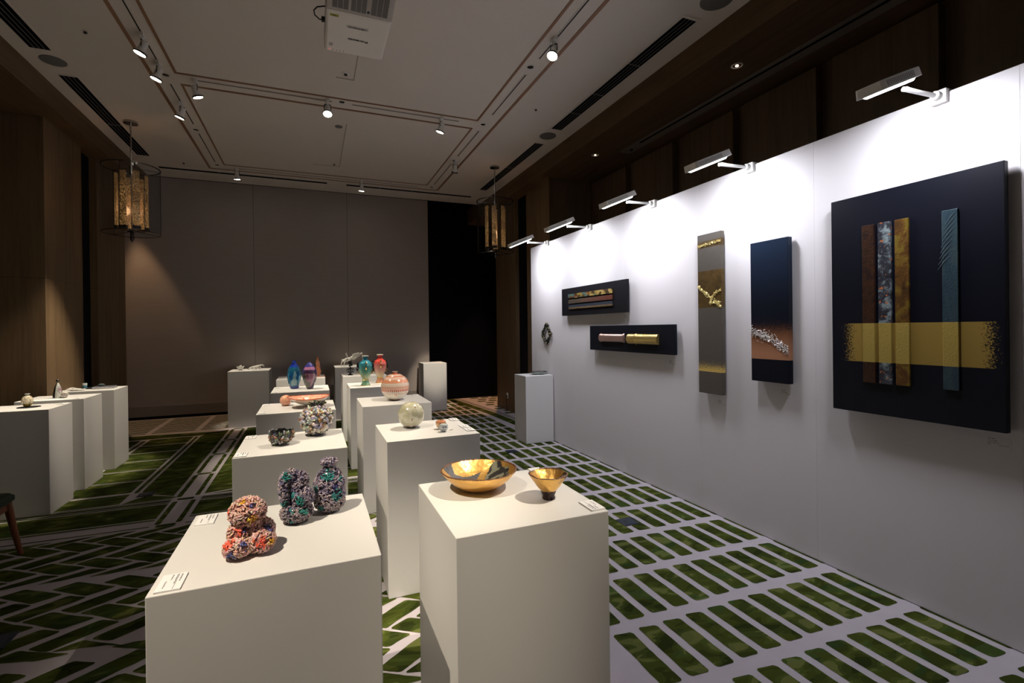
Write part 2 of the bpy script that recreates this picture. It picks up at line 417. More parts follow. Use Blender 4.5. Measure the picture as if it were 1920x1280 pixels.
# soffit slot on the right
t = thing('recessed_track', 'long pale recessed slot with black channel in the right wooden soffit', 'lighting track', (3.88, 3.0, ZS))
MB().box((-.09, -4.5, -.004), (.09, 2.42, 0)).build('frame', pm('slot_frame', (.22, .19, .17), .7), t)
MB().box((-.045, -4.4, -.006), (-.015, 2.05, -.003)).build('channel', BLACKM, t)
MB().lathe([(.022, -.004), (.022, -.02), (0, -.022)], c=(.01, 2.28, 0), seg=16).build('socket', BLACK, t, True)

# ------------------------------------------------------------------ spotlights on the tracks
SPOTM = pm('spot_body', (.75, .74, .72), .35, .0, .02)
def spotlight(x, y, tgt, label, power=150, cone=30, lit=True, group=None, blend=.7):
    t = thing('track_spotlight', label, 'spotlight', (x, y, ZC), group=group)
    MB().box((-.016, -.05, -.03), (.016, .05, -.003)).lathe([(.014, -.03), (.014, -.05), (.008, -.055)], seg=14).build('adapter', SPOTM, t, True)
    P = Vector((0, 0, -.115)); d = (Vector(tgt) - Vector((x, y, ZC)) - P).normalized()
    q = d.to_track_quat('-Z', 'Y').to_matrix()
    h = MB().lathe([(.012, .06), (.028, .055), (.030, -.005), (.034, -.02), (.048, -.05), (.050, -.062), (.046, -.062), (.03, -.03), (.02, -.02)], c=P, seg=26, axis=q)
    hd = h.build('head', SPOTM, t, True)
    side = q @ Vector((1, 0, 0))
    MB().tube([Vector((0, 0, -.05)), Vector((0, 0, -.06)) + side * .034, P + side * .036 + Vector((0, 0, .02)), P + side * .034], .004, 6, flat=1.6).tube([Vector((0, 0, -.05)), Vector((0, 0, -.06)) - side * .034, P - side * .036 + Vector((0, 0, .02)), P - side * .034], .004, 6, flat=1.6).build('yoke', DCHROME, t, True)
    MB().lathe([(.048, -.045), (.053, -.05), (.053, -.058), (.049, -.062), (.048, -.045)], c=P, seg=26, axis=q).build('bezel', DCHROME, hd, True)
    MB().lathe([(.0, -.056), (.043, -.056), (.043, -.052)], c=P, seg=24, axis=q).build('lens', LENS if lit else BLACK, hd, True)
    if lit:
        L = bpy.data.lights.new('spot_beam', 'SPOT'); L.energy = power; L.color = WARM; L.spot_size = radians(cone); L.spot_blend = blend; L.shadow_soft_size = .018
        lo = bpy.data.objects.new('spot_beam', L); C.objects.link(lo); lo.parent = t; lo.location = P + d * .07; lo.rotation_euler = q.to_euler()
K = 1.25
TL, TR = -1.315, 2.02
spotlight(TL, .70, (-.1, 1.75, .9), 'spotlight on the left track nearest the camera, aimed at the crocheted pieces', 500 * K)
spotlight(TL, 2.4, (-.1, 3.1, .9), 'second spotlight on the left track, aimed at the encrusted vase', 380 * K)
spotlight(TL, 4.2, (-.1, 4.5, .9), 'third spotlight on the left track, aimed at the orange dish', 360 * K)
spotlight(TL, 5.08, (-2.50, 5.15, .9), 'lit spotlight nearest the camera of the three in view on the left track', 90 * K, 22)
spotlight(TL, 5.54, (-2.34, 5.68, .9), 'lit spotlight on the left track just before the corner downlight', 500 * K, 20)
spotlight(TL, 6.437, (-2.42, 6.75, .9), 'lit spotlight on the left track above the left pedestals, farthest of three', 500 * K, 34)
spotlight(-1.06, 5.81, (-.12, 6.35, .9), 'lit spotlight at the left end of the cross track', 380 * K, 42)
spotlight(.195, 5.79, (.1, 4.5, .9), 'lit spotlight in the middle of the cross track facing the camera', 60 * K)
spotlight(1.489, 5.80, (.7, 6.4, .9), 'lit spotlight at the right part of the cross track', 380 * K, 42)
spotlight(TR, .45, (.70, 1.86, .9), 'spotlight on the right track nearest the camera, aimed at the golden bowls', 410 * K, 25, blend=1.0)
spotlight(TR, 3.853, (.68, 3.1, .9), 'lit spotlight on the right track nearest the wood fascia', 400 * K, 34)
spotlight(TR, 4.75 - 1.9, (.68, 4.5, .9), 'spotlight on the right track aimed at the orange striped vase', 300 * K)
spotlight(2.06, 7.214, (2.15, 9.2, .9), 'spotlight on the far right track turned towards the empty pedestal', 560 * K, 15)
spotlight(-1.054, 8.712, (-.93, 9.12, .9), 'lit spotlight on the left of the track in front of the shades', 330 * K, 20)
spotlight(.828, 8.73, (.64, 9.12, .9), 'lit spotlight on the right of the track in front of the shades', 330 * K, 20)

# ------------------------------------------------------------------ projector
PJ = pm('projector_white', (.84, .80, .75), .45, var=.02, scale=5); PG = pm('projector_grille', (.16, .15, .14), .7)
t = thing('ceiling_projector', 'white video projector hanging upside down from the ceiling', 'projector', (.31, 3.55, 3.6))
pb = MB().box((-.20, -.22, 0), (.215, .28, .15)).build('body', PJ, t, bevel=.018)
v = [(-.20, -.42, .05), (.215, -.42, .05), (.215, -.225, .0), (-.20, -.225, .0), (-.20, -.42, .15), (.215, -.42, .15), (.215, -.225, .15), (-.20, -.225, .15)]
MB().add(v, [(0, 3, 2, 1), (4, 5, 6, 7), (0, 1, 5, 4), (1, 2, 6, 5), (2, 3, 7, 6), (3, 0, 4, 7)]).build('front_hood', pm('projector_hood', (.50, .46, .43), .5), t, bevel=.008)
g = MB()
for x0, x1 in ((-.165, -.065), (-.052, .045), (.072, .18)):
    n = 3; wd = (x1 - x0) / n
    for i in range(n):
        a, c_ = x0 + i * wd + .0015, x0 + (i + 1) * wd - .0015
        z0 = lambda y: (-.225 - y) / .195 * .05
        g.add([(a, -.41, z0(-.41) - .002), (c_, -.41, z0(-.41) - .002), (c_, -.25, z0(-.25) - .002), (a, -.25, z0(-.25) - .002)], [(0, 1, 2, 3)])
g.build('air_grille', PG, t)
MB().lathe([(.0, -.004), (.009, -.004), (.009, .004)], c=(.058, -.262, .009), seg=16).build('sensor_window', pm('ir_window', (.02, .03, .08), .3), t, True)
def text_mesh(name, s, size, loc, rot, mat, parent, al='CENTER', bold=0):
    cu = bpy.data.curves.new(name, 'FONT'); cu.body = s; cu.size = size; cu.align_x = al; cu.align_y = 'CENTER'; cu.offset = bold; cu.extrude = .0004
    tmp = bpy.data.objects.new('tmp', cu); me = bpy.data.meshes.new_from_object(tmp); bpy.data.objects.remove(tmp)
    me.materials.clear(); me.materials.append(mat); me.name = name
    o = bpy.data.objects.new(name, me); C.objects.link(o); o.parent = parent; o.location = loc; o.rotation_euler = rot; return o
RU = (pi, 0, 0)      # text on the underside of the projector
text_mesh('logo_lettering', 'Panasonic', .034, (.02, .065, -.002), (pi, 0, pi), pm('logo_black', (.02, .02, .02), .4), pb, bold=.0016)
MB().box((-.065, -.095, -.001), (.075, -.065, .001)).build('name_sticker', pm('sticker_grey', (.55, .53, .51), .5), pb)
text_mesh('sticker_lettering', 'LASER PROJECTOR', .0135, (.005, -.08, -.0025), (pi, 0, pi), pm('sticker_ink', (.03, .03, .05), .5), pb, bold=.0007)
MB().box((-.175, -.185, -.001), (-.12, -.16, .001)).build('warning_sticker', pm('sticker_yellow', (.45, .45, .04), .5), pb)
MB().box((-.165, -.176, -.0018), (-.135, -.173, -.001)).box((-.16, -.169, -.0018), (-.13, -.166, -.001)).build('sticker_print', INK, pb)
s = MB()
for i in range(3): s.box((-.17, .16 + .014 * i, -.0008), (-.145, .165 + .014 * i, .001))
s.build('symbol_print', pm('symbol_grey', (.2, .19, .18), .6), pb)
s = MB()
for i in range(4): s.box((-.140 + .024 * i, .238, -.001), (-.137 + .024 * i, .252, .001))
s.build('indicator_print', INK, pb)
MB().lathe([(0, -.002), (.004, -.002), (.004, .002)], c=(-.163, .243, 0), seg=12).build('power_light', em_mat('red_led', (1, .12, .08), 2.0), pb)
MB().tube([(-.19, .0, .06), (-.235, -.0, .055), (-.265, -.03, .06), (-.27, -.07, .065), (-.25, -.105, .07), (-.21, -.12, .075), (-.19, -.12, .075)], .0045, 8).box((-.222, -.014, .048), (-.199, .014, .072)).build('power_cable', BLACK, t, True)
MB().tube([(-.19, .05, .08), (-.24, .04, .08), (-.262, .01, .08), (-.265, -.04, .075)], .0015, 6).build('thin_cable', BLACK, t, True)
MB().lathe([(.03, .15), (.03, .48), (.07, .49), (.07, .51)], seg=20).box((-.08, -.08, .15), (.08, .08, .165)).build('mount', SATIN, t, True)

# ------------------------------------------------------------------ pendants
bgl = NB('pendant_glass'); tr = bgl.n('ShaderNodeBsdfTransparent'); tr.inputs[0].default_value = (.86, .88, .90, 1)
gl = bgl.n('ShaderNodeBsdfGlossy'); gl.inputs['Roughness'].default_value = .04; gl.inputs[0].default_value = (.8, .85, .9, 1)
fr = bgl.n('ShaderNodeLayerWeight'); fr.inputs[0].default_value = .25; mx = bgl.n('ShaderNodeMixShader')
bgl.l(bgl.math('ADD', bgl.math('MULTIPLY', bgl.math('POWER', fr.outputs['Facing'], 3.0), .5), .03), mx.inputs[0]); bgl.l(tr.outputs[0], mx.inputs[1]); bgl.l(gl.outputs[0], mx.inputs[2])
bgl.l(mx.outputs[0], bgl.t.nodes['Material Output'].inputs[0]); GLASS = bgl.m
bcr = NB('crystal_bar'); xz = bcr.xyz()
n1 = bcr.noise(70, bcr.map((1, 1, .8)), 5, .75); n2 = bcr.noise(7, bcr.map((1, 1, .6)), 3)
fade = sm(xz[2], .75, 0.0, bcr)
st = bcr.math('MULTIPLY', bcr.math('POWER', n1, 6.5), bcr.math('MULTIPLY', bcr.math('ADD', fade, .35), bcr.math('MULTIPLY', n2, 16)))
bcr.set(col=(.10, .07, .05), rough=.15, em=(1.0, .50, .16), ems=st, spec=.6); CRYS = bcr.m
def pendant(x, y, label, seed):
    rnd = random.Random(seed); t = thing('pendant_lamp', label, 'pendant lamp', (x, y, 2.75))
    MB().lathe([(.0, 1.36), (.075, 1.36), (.075, 1.335), (.0, 1.333)], seg=32).build('canopy', CHROME, t, True)
    MB().tube([(0, 0, 1.335), (0, 0, -.03)], .009, 12).lathe([(.0, .82), (.016, .82), (.016, .70), (0, .70)], seg=14).build('rod', CHROME, t, True)
    R, H = .292, .80
    b_ = MB(); seg = 56
    for rr in (R,):
        o = len(b_.v)
        b_.add([(rr * cos(2 * pi * k / seg), rr * sin(2 * pi * k / seg), z) for z in (.0, H) for k in range(seg)],
               [(k, (k + 1) % seg, seg + (k + 1) % seg, seg + k) for k in range(seg)])
    b_.build('glass_shade', GLASS, t, True)
    for nm, z in (('bottom_ring', 0), ('top_ring', H)):
        MB().lathe([(R + .004, z - .004), (R + .004, z + .004), (R - .01, z + .004), (R - .01, z - .004), (R + .004, z - .004)], seg=56).build(nm, DCHROME, t, True)
    a = MB()
    for k in range(3):
        q = 2 * pi * k / 3 + .4
        a.tube([(0, 0, .03), (R * .97 * cos(q), R * .97 * sin(q), .002)], .004, 6); a.tube([(0, 0, H), (R * .97 * cos(q), R * .97 * sin(q), H)], .003, 6)
        a.tube([(R * .985 * cos(q), R * .985 * sin(q), 0), (R * .985 * cos(q), R * .985 * sin(q), H)], .0025, 6)
    a.build('bracket', DCHROME, t, True)
    MB().lathe([(0, .05), (.05, .045), (.055, .03), (.02, .01), (.018, -.03), (.024, -.05), (.018, -.08), (.008, -.10), (0, -.105)], seg=20).build('finial', DCHROME, t, True)
    for k in range(6):
        q = 2 * pi * k / 6 + rnd.random() * .25; r = .15
        ax = Matrix.Rotation(q, 3, 'Z'); wd = .034; th = .012; z0 = .06 + rnd.random() * .02; z1 = .70 + rnd.random() * .04
        v = [ax @ Vector((r + dx * th, dy * wd, z)) for z in (z0, z1) for dx, dy in ((-1, -1), (1, -1), (1, 1), (-1, 1))]
        c_ = MB().add(v, [(0, 3, 2, 1), (4, 5, 6, 7), (0, 1, 5, 4), (1, 2, 6, 5), (2, 3, 7, 6), (3, 0, 4, 7)]).build('crystal_bar', CRYS, t, bevel=.002)
        v = [ax @ Vector((r + dx * .018, dy * (wd + .006), z)) for z in (z0 - .03, z0 + .005) for dx, dy in ((-1, -1), (1, -1), (1, 1), (-1, 1))]
        MB().add(v, [(0, 3, 2, 1), (4, 5, 6, 7), (0, 1, 5, 4), (1, 2, 6, 5), (2, 3, 7, 6), (3, 0, 4, 7)]).build('lamp_holder', BLACK, t)
    L = bpy.data.lights.new('pendant_glow', 'POINT'); L.energy = 2.2; L.color = AMBER; L.shadow_soft_size = .06
    lo = bpy.data.objects.new('pendant_glow', L); C.objects.link(lo); lo.parent = t; lo.location = (0, 0, .32)
pendant(-2.005, 7.24, 'amber crystal pendant in a clear glass cylinder, hanging at the left', 3)
pendant(2.715, 7.24, 'amber crystal pendant in a clear glass cylinder, hanging at the right', 8)

# ------------------------------------------------------------------ window shades
bs = NB('shade_fabric'); zz = bs.xyz()[2]; wv = bs.n('ShaderNodeTexWave'); wv.bands_direction = 'Z'; wv.inputs['Scale'].default_value = 9; wv.inputs['Distortion'].default_value = .6
bs.l(bs.obj(), wv.inputs['Vector']); fine = bs.noise(1, bs.map((6, 6, 260)), 2)
f = bs.math('ADD', bs.math('MULTIPLY', wv.outputs['Fac'], .25), bs.math('MULTIPLY', fine, .6))
bs.set(col=bs.mix(f, (.30, .26, .245), (.38, .335, .31)), rough=.9, spec=.05); SHADE = bs.m
def shade(x0, x1, y, label):
    t = thing('roller_shade', label, 'window shade', ((x0 + x1) / 2, y, .17)); h = (x1 - x0) / 2
    MB().box((-h, -.003, .03), (h, .003, 3.935)).build('fabric', SHADE, t)
    MB().box((-h, -.007, .0), (h, .007, .17)).build('hem', pm('shade_hem', (.22, .19, .175), .85), t, bevel=.004)
shade(-2.90, -.922, 9.62, 'tall grey brown roller shade covering the left window bay')
shade(-.917, .635, 9.615, 'tall grey brown roller shade in the middle of the back wall')
shade(.640, 2.168, 9.62, 'tall grey brown roller shade beside the dark bay on the right')

# ------------------------------------------------------------------ exhibition partition with floodlights
t = thing('exhibition_partition', 'long white freestanding display wall carrying the paintings on the right', 'partition wall', (3.04, 0, 0))
ys = [-.9, .15, 1.185, 2.185, 3.2, 4.274, 5.4, 6.615]
for i in range(len(ys) - 1):
    MB().box((0, ys[i] + .0002, .004), (.05, ys[i + 1] - .0002, 2.73)).build('panel', PARTW, t, bevel=.001)
def flood(y, label):
    t = thing('flood_lamp', label, 'floodlight', (3.04, y, 2.73))
    MB().box((-.03, -.035, -.055), (-.004, .035, .012)).box((-.03, -.035, .004), (.075, .035, .014)).box((.055, -.035, -.05), (.075, .035, .006)).build('clamp', SATIN, t, bevel=.003)
    MB().lathe([(.022, 0), (.022, .03), (.017, .035)], c=(-.03, 0, -.018), seg=18, axis=Matrix.Rotation(-pi / 2, 3, 'Y')).tube([(-.045, 0, -.018), (-.315, 0, -.03)], .011, 12).build('arm', SATIN, t, True)
    MB().tube([(-.05, .0, -.005), (-.12, .012, -.012), (-.2, .012, -.008), (-.29, .0, -.015), (-.3, 0, -.035)], .0035, 6).build('cable', BLACK, t, True)
    q = Matrix.Rotation(-radians(23), 3, 'Y')     # long axis rises towards the wall
    c = Vector((-.405, 0, -.030))
    outl = [(-.19, -.055), (-.175, -.07), (.05, -.07), (.13, -.052), (.19, -.035), (.19, .035), (.13, .052), (.05, .07), (-.175, .07), (-.19, .055)]
    n = len(outl); v = [q @ Vector((x, yv, -.004)) + c for x, yv in outl] + [q @ Vector((x * .97, yv * .94, .042)) + c for x, yv in outl]
    MB().add(v, [tuple(range(n))[::-1], tuple(range(n, 2 * n))] + [(i, (i + 1) % n, n + (i + 1) % n, n + i) for i in range(n)]).build('housing', SATIN, t, bevel=.003); hs = bpy.context.scene.collection.objects[-1]
    s = MB()
    for i in range(17):
        x = -.165 + i * .0135
        v = [q @ Vector((x + dx, -.0712 + (.0032 if z > .02 else .0008), z)) + c for dx, z in ((0, .006), (.006, .006), (.006, .032), (0, .032))]
        s.add(v, [(0, 1, 2, 3)])
    MB().add([q @ Vector((x, -.0395 + (.002 if z > .02 else 0) - (.16 - x) * .22, z)) + c for x, z in ((.135, .010), (.165, .010), (.165, .030), (.135, .030))], [(0, 1, 2, 3)]).build('rating_label', pm('label_blue', (.12, .15, .25), .5), hs)
    s.build('cooling_slot', pm('slot_grey', (.22, .21, .2), .7), hs)
    o2 = [(x * .86 - .012, yv * .66) for x, yv in outl]
    v = [q @ Vector((x, yv, -.005)) + c for x, yv in o2] + [q @ Vector((x * .93, yv * .8, -.014)) + c for x, yv in o2]
    MB().add(v, [tuple(range(n))[::-1], tuple(range(n, 2 * n))] + [(i, (i + 1) % n, n + (i + 1) % n, n + i) for i in range(n)]).build('led_panel', LENSC, hs)
    L = bpy.data.lights.new('flood_beam', 'AREA'); L.shape = 'RECTANGLE'; L.size = .30; L.size_y = .11; L.energy = FLOODW; L.color = COOL; L.spread = radians(168)
    lo = bpy.data.objects.new('flood_beam', L); C.objects.link(lo); lo.parent = t
    lo.location = q @ Vector((-.012, 0, -.019)) + c; lo.rotation_euler = q.to_euler()
FLOODW = 12.6
flood(1.488, 'white floodlight on an arm above the large black painting')
flood(2.668, 'white floodlight on an arm above the taupe and gold tall panel')
flood(3.777, 'white floodlight on an arm above the lower horizontal black painting')
flood(4.919, 'white floodlight on an arm above the upper horizontal black painting')
flood(6.03, 'white floodlight on an arm at the far end of the partition')

# ------------------------------------------------------------------ pedestals
def pedestal(x0, x1, y0, y1, label, grp=None):
    o = MB().box((-(x1 - x0) / 2, -(y1 - y0) / 2, .002), ((x1 - x0) / 2, (y1 - y0) / 2, .9)).build('display_pedestal', WHITE, bevel=.0025, loc=((x0 + x1) / 2, (y0 + y1) / 2, 0))
    tag(o, label, 'pedestal', 'white display pedestals')
PED = [(-.381, .177, 1.428, 1.996, 'white pedestal in front carrying the three crocheted sculptures'),
 (-.380, .174, 2.814, 3.382, 'white pedestal with the encrusted bowl and encrusted vase'),
 (-.404, .175, 4.214, 4.80, 'white pedestal under the orange dish and small orange ball'),
 (-.402, .172, 5.60, 6.17, 'white pedestal with the blue and pink glass vessels'),
 (-.438, .165, 7.08, 7.66, 'white pedestal farthest back of the left row, with the orange glass flame'),
 (.401, .951, 1.445, 2.014, 'white pedestal in front carrying the two golden bowls'),
 (.390, .949, 2.842, 3.395, 'white pedestal with the pale sphere and two tiny apples'),
 (.386, .970, 4.235, 4.82, 'white pedestal under the orange and white striped round vase'),
 (.387, .965, 5.66, 6.235, 'white pedestal with the two tall handled vases'),
 (.392, .985, 7.13, 7.68, 'white pedestal under the small black ornament'),
 (.366, .945, 8.98, 9.52, 'white pedestal at the back under the white insect sculpture'),
 (-1.255, -.655, 8.95, 9.52, 'white pedestal at the back left with small white pieces'),
 (1.93, 2.375, 9.07, 9.53, 'white pedestal at the back right before the dark bay, nothing on it'),
 (2.622, 3.031, 5.915, 6.30, 'white pedestal against the far end of the display wall'),
 (-2.61, -2.078, 5.34, 5.78, 'white pedestal at the left wall nearest the camera, with the round yellow vase'),
 (-2.61, -2.085, 6.05, 6.50, 'middle white pedestal by the left wall, with the cone shaped vase'),
 (-2.61, -2.077, 6.82, 7.27, 'farthest white pedestal by the left wall, with cup and books')]
for p in PED: pedestal(*p)

# ------------------------------------------------------------------ caption cards
def glyphs(s, x0, x1, y, h, ax, seed):
    r = random.Random(seed); x = x0
    while x < x1:
        w_ = h * r.uniform(.5, .9)
        for _ in range(2):
            a = r.uniform(0, .6) * h; ax(s, x, x + w_, y + a, y + a + h * .14)
        ax(s, x + w_ * r.uniform(0, .7), x + w_ * r.uniform(.7, 1) , y, y + h * .8) if r.random() < .25 else ax(s, x, x + h * .13, y, y + h * .75)
        x += w_ + h * .35
def card(x, y, label, rz=0, w=.055, h=.092, z=.9, seed=1):
    t = thing('caption_card', label, 'caption card', (x, y, z + .0005), rz)
    MB().box((-w / 2, -h / 2, 0), (w / 2, h / 2, .004)).build('card', PAPER, t); cd = C.objects[-1]
    s = MB(); ax = lambda s_, a, b_, c_, d: s_.box((c_, -b_, .004), (d, -a, .0044))
    # lines of text run along the long side
    for row, (a, b_) in enumerate(((-.038, .0), (-.038, .012), (-.038, -.012), (-.006, .03))):
        glyphs(s, a, b_, w / 2 - .012 - row * .010, .0042, ax, seed * 10 + row)
    s.box((w / 2 - .018, -h / 2 + .004, .004), (w / 2 - .0172, h / 2 - .004, .0043))
    s.build('card_print', INK, t)
card(-.338, 1.482, 'white caption card at the front left corner beside the pink crocheted figure', seed=1)
card(-.338, 1.930, 'white caption card at the back left corner behind the pink crocheted figure', seed=2)
card(.925, 1.970, 'white caption card at the back right corner behind the golden bowls', pi, seed=3)
card(.922, 1.508, 'white caption card at the front right corner beside the small golden bowl', pi, seed=4)
card(-.345, 2.87, 'white caption card at the front left of the encrusted bowl', seed=5)
card(-.345, 3.32, 'white caption card at the back left of the encrusted bowl', seed=6)
card(-.36, 4.28, 'white caption card at the front left of the orange dish', seed=7)
card(-.36, 4.72, 'white caption card at the back left of the small orange ball', seed=8)
card(-.365, 5.66, 'white caption card at the front left of the blue glass vessel', seed=9)
card(-.365, 6.1, 'white caption card at the back left of the blue glass vessel', seed=10)
card(.922, 3.34, 'white caption card behind the two tiny apples', pi, seed=11)
card(.92, 3.08, 'white caption card right of the orange apple', pi, seed=12)
card(.92, 2.97, 'white caption card right of the white apple, nearest the front edge', pi, seed=13)
card(.93, 4.75, 'white caption card right of the striped round vase', pi, seed=14)
card(.43, 7.25, 'white caption card left of the black ornament', seed=15)
card(-2.12, 5.70, 'white caption card right of the round yellow vase by the left wall', pi, seed=16)
card(-2.15, 6.12, 'white caption card in front of the tiny round vase by the left wall', pi, seed=17)
def wallcap(y, z, label, seed):
    t = thing('wall_caption', label, 'caption', (3.04, y, z))
    MB().box((-.0012, -.045, -.027), (0, .045, .027)).build('label_sheet', PARTW, t); cd = C.objects[-1]
    s = MB(); ax = lambda s_, a, b_, c_, d: s_.box((-.0016, -b_, c_), (-.0012, -a, d))
    for row, (a, b_) in enumerate(((-.04, -.01), (-.04, -.008), (-.04, .0), (-.04, -.033), (.0, .036))):
        glyphs(s, a, b_, .018 - row * .0095 + (.0095 if row == 4 else 0), .0055, ax, seed * 9 + row)
    s.build('caption_print', INK, t)
wallcap(1.272, .960, 'small printed caption on the wall under the large black painting', 1)
wallcap(2.397, 1.070, 'small printed caption on the wall under the navy and copper panel', 2)
wallcap(2.972, .918, 'small printed caption on the wall under the taupe and gold panel', 3)
wallcap(3.552, 1.208, 'small printed caption on the wall under the lower horizontal painting', 4)
wallcap(4.235, 1.642, 'small printed caption on the wall under the upper horizontal painting', 5)

# ------------------------------------------------------------------ wall art
def bbox(t, name, mat, y0, y1, z0, z1, xf, xb, bev=.002, oy=0, oz=0):
    return MB().box((xf, y0 - oy, z0 - oz), (xb, y1 - oy, z1 - oz)).build(name, mat, t, bevel=bev)
def bandmask(b, z, lo, hi): return b.math('MULTIPLY', b.math('GREATER_THAN', z, lo), b.math('LESS_THAN', z, hi))
# large painting, object origin = lower centre on the wall
OY, OZ = 1.62, 1.02
t = thing('abstract_painting', 'large near-black painting with four vertical textured strips and a gold band', 'painting', (3.04, OY, OZ))
b = NB('large_painting_ground'); x_, y_, z_ = b.xyz()
ragged = b.noise(110, detail=6, rough=.8); ay = b.math('ABSOLUTE', b.math('ADD', y_, .022))
edge = b.math('LESS_THAN', b.math('ADD', ay, b.math('MULTIPLY', b.math('SUBTRACT', ragged, .5), .34)), .325)
mk = b.math('MULTIPLY', bandmask(b, z_, 1.322 - OZ, 1.545 - OZ), edge)
b.set(col=b.mix(mk, (.0030, .0038, .0085), (.32, .215, .05)), rough=b.math('ADD', .42, b.math('MULTIPLY', mk, .0)), metal=b.math('MULTIPLY', mk, .35), spec=.18)
bbox(t, 'canvas', b.m, 1.216, 2.029, 1.024, 2.292, -.065, -.030, .002, OY, OZ)
bbox(t, 'stretcher', BLACK, 1.28, 1.96, 1.09, 2.22, -.030, -.001, 0, OY, OZ)
def stripmat(name, kind):
    b = NB(name); x_, y_, z_ = b.xyz(); mk = bandmask(b, z_, 1.322 - OZ, 1.545 - OZ); n = b.noise(60, b.map((1, 1, .5)), 5, .7); n2 = b.noise(12, detail=4, rough=.6, dist=.8)
    if kind == 'rust':
        c = b.ramp(n2, [(.35, (.020, .009, .006)), (.55, (.045, .018, .008)), (.75, (.012, .007, .006))]); sp = b.math('GREATER_THAN', n, .68); c = b.mix(sp, c, (.6, .32, .05))
    elif kind == 'marble':
        c = b.ramp(b.noise(16, detail=9, rough=.75, dist=.5), [(.40, (.018, .018, .024)), (.5, (.04, .04, .05)), (.56, (.16, .20, .21)), (.7, (.32, .38, .37))]); sp = b.math('GREATER_THAN', b.noise(38, detail=2), .66); c = b.mix(sp, c, (.45, .14, .04))
    elif kind == 'amber':
        c = b.ramp(n2, [(.32, (.035, .016, .005)), (.5, (.11, .05, .010)), (.62, (.17, .12, .015)), (.75, (.20, .085, .022))])
    else:
        c = b.ramp(b.noise(9, b.map((1, 2.2, .6), (.9, 0, 0)), 4, .6, .6), [(.3, (.015, .032, .055)), (.55, (.030, .055, .065)), (.75, (.05, .065, .06))])
    c = b.mix(mk, c, (.36, .26, .06)); b.set(col=c, rough=.38, metal=.2, spec=.3); b.bump(b.noise(90, detail=4), .5, .004)
    return b.m
for nm, y0, y1, kd in (('rust_strip', 1.776, 1.842, 'rust'), ('marbled_strip', 1.690, 1.756, 'marble'), ('amber_strip', 1.603, 1.670, 'amber'), ('blue_strip', 1.388, 1.454, 'blue')):
    o = bbox(t, nm, stripmat(nm + '_paint', kd), y0, y1, 1.203, 2.108, -.079, -.065, .002, OY, OZ); o['label'] = nm.replace('_', ' ') + ' of the painting'
s = MB()
for i in range(9):
    yb = 1.40 + .004 * i; zb = 2.08 - .028 * i
    s.tube([(-.079, yb - OY + .04, zb - .045 - OZ), (-.080, yb - OY + .015, zb - OZ - .01), (-.079, min(yb - .012, 1.45) - OY, zb + .02 - OZ)][::1], [.0012, .0022, .0012], 5)
s.build('scored_line', pm('blue_relief', (.05, .08, .10), .4), t, True)
# taupe and gold tall panel
OY, OZ = 3.035, .99
t = thing('relief_panel', 'tall narrow taupe panel with gold bands and cracked gold relief', 'wall panel', (3.04, OY, OZ))
b = NB('taupe_gold'); x_, y_, z_ = b.xyz(); n = b.noise(14, detail=5, rough=.7, dist=.7)
m1 = b.math('ADD', bandmask(b, z_, 2.178 - OZ, 2.233 - OZ), bandmask(b, z_, 1.69 - OZ, 1.99 - OZ))
sp = b.noise(230, detail=3, rough=.7); grad = sm(z_, 1.30 - OZ, 1.17 - OZ, b)
m2 = b.math('MULTIPLY', b.math('GREATER_THAN', b.math('ADD', sp, b.math('MULTIPLY', grad, .42)), .80), bandmask(b, z_, 1.17 - OZ, 1.36 - OZ))
isside = b.math('LESS_THAN', y_, -.1275)
goldc = b.mix(isside, b.ramp(n, [(.3, (.05, .028, .006)), (.6, (.11, .065, .015)), (.8, (.2, .13, .03))]), (.72, .60, .20))
c = b.mix(m1, (.082, .070, .056), goldc); c = b.mix(m2, c, (.62, .42, .10))
b.set(col=c, rough=.42, metal=b.math('MULTIPLY', m1, .35), spec=.4); b.bump(n, .15, .01)
bbox(t, 'panel', b.m, 2.912, 3.162, .992, 2.29, -.06, -.022, .003, OY, OZ)
bbox(t, 'backing', BLACK, 2.97, 3.10, 1.1, 2.2, -.022, -.001, 0, OY, OZ)
def vein(name, path, n, r, mat, t, seed, spread, ylim=.122):
    rd = random.Random(seed); s = MB(); P = [Vector(p) for p in path]; seg = [(P[i + 1] - P[i]).length for i in range(len(P) - 1)]; T = sum(seg)
    for i in range(n):
        u = rd.random() * T; k = 0
        while k < len(seg) - 1 and u > seg[k]: u -= seg[k]; k += 1
        p = P[k].lerp(P[k + 1], u / seg[k]); p = p + Vector((0, rd.gauss(0, spread), rd.gauss(0, spread)))
        p.y = max(-ylim, min(ylim, p.y)); a = rd.uniform(0, pi); L = r * rd.uniform(1.2, 3.0); d = Vector((0, cos(a), sin(a))) * L; mid = p + Vector((-r * rd.uniform(.4, 1.4), rd.gauss(0, r * .6), rd.gauss(0, r * .6)))
        s.tube([p - d, mid, p + d], [r * .3, r * .55, r * .3], 5)
    return s.build(name, mat, t, True)
X0 = -.062
YG = pm('bright_gold', (.95, .78, .32), .28, .7, .1, 60)
vein('gold_vein', [(X0, .12, .875), (X0, .055, .83), (X0, -.03, .765), (X0, -.12, .70)], 190, .0036, YG, t, 1, .006)
vein('gold_vein', [(X0, -.02, .775), (X0, -.06, .81), (X0, -.12, .835)], 90, .0034, YG, t, 2, .005)
vein('gold_vein', [(X0, -.03, .765), (X0, -.01, .735), (X0, -.06, .74), (X0, -.11, .735)], 90, .0032, YG, t, 3, .006)
vein('gold_vein', [(X0, .12, 1.205), (X0, .0, 1.215), (X0, -.12, 1.222)], 150, .0034, YG, t, 4, .004)
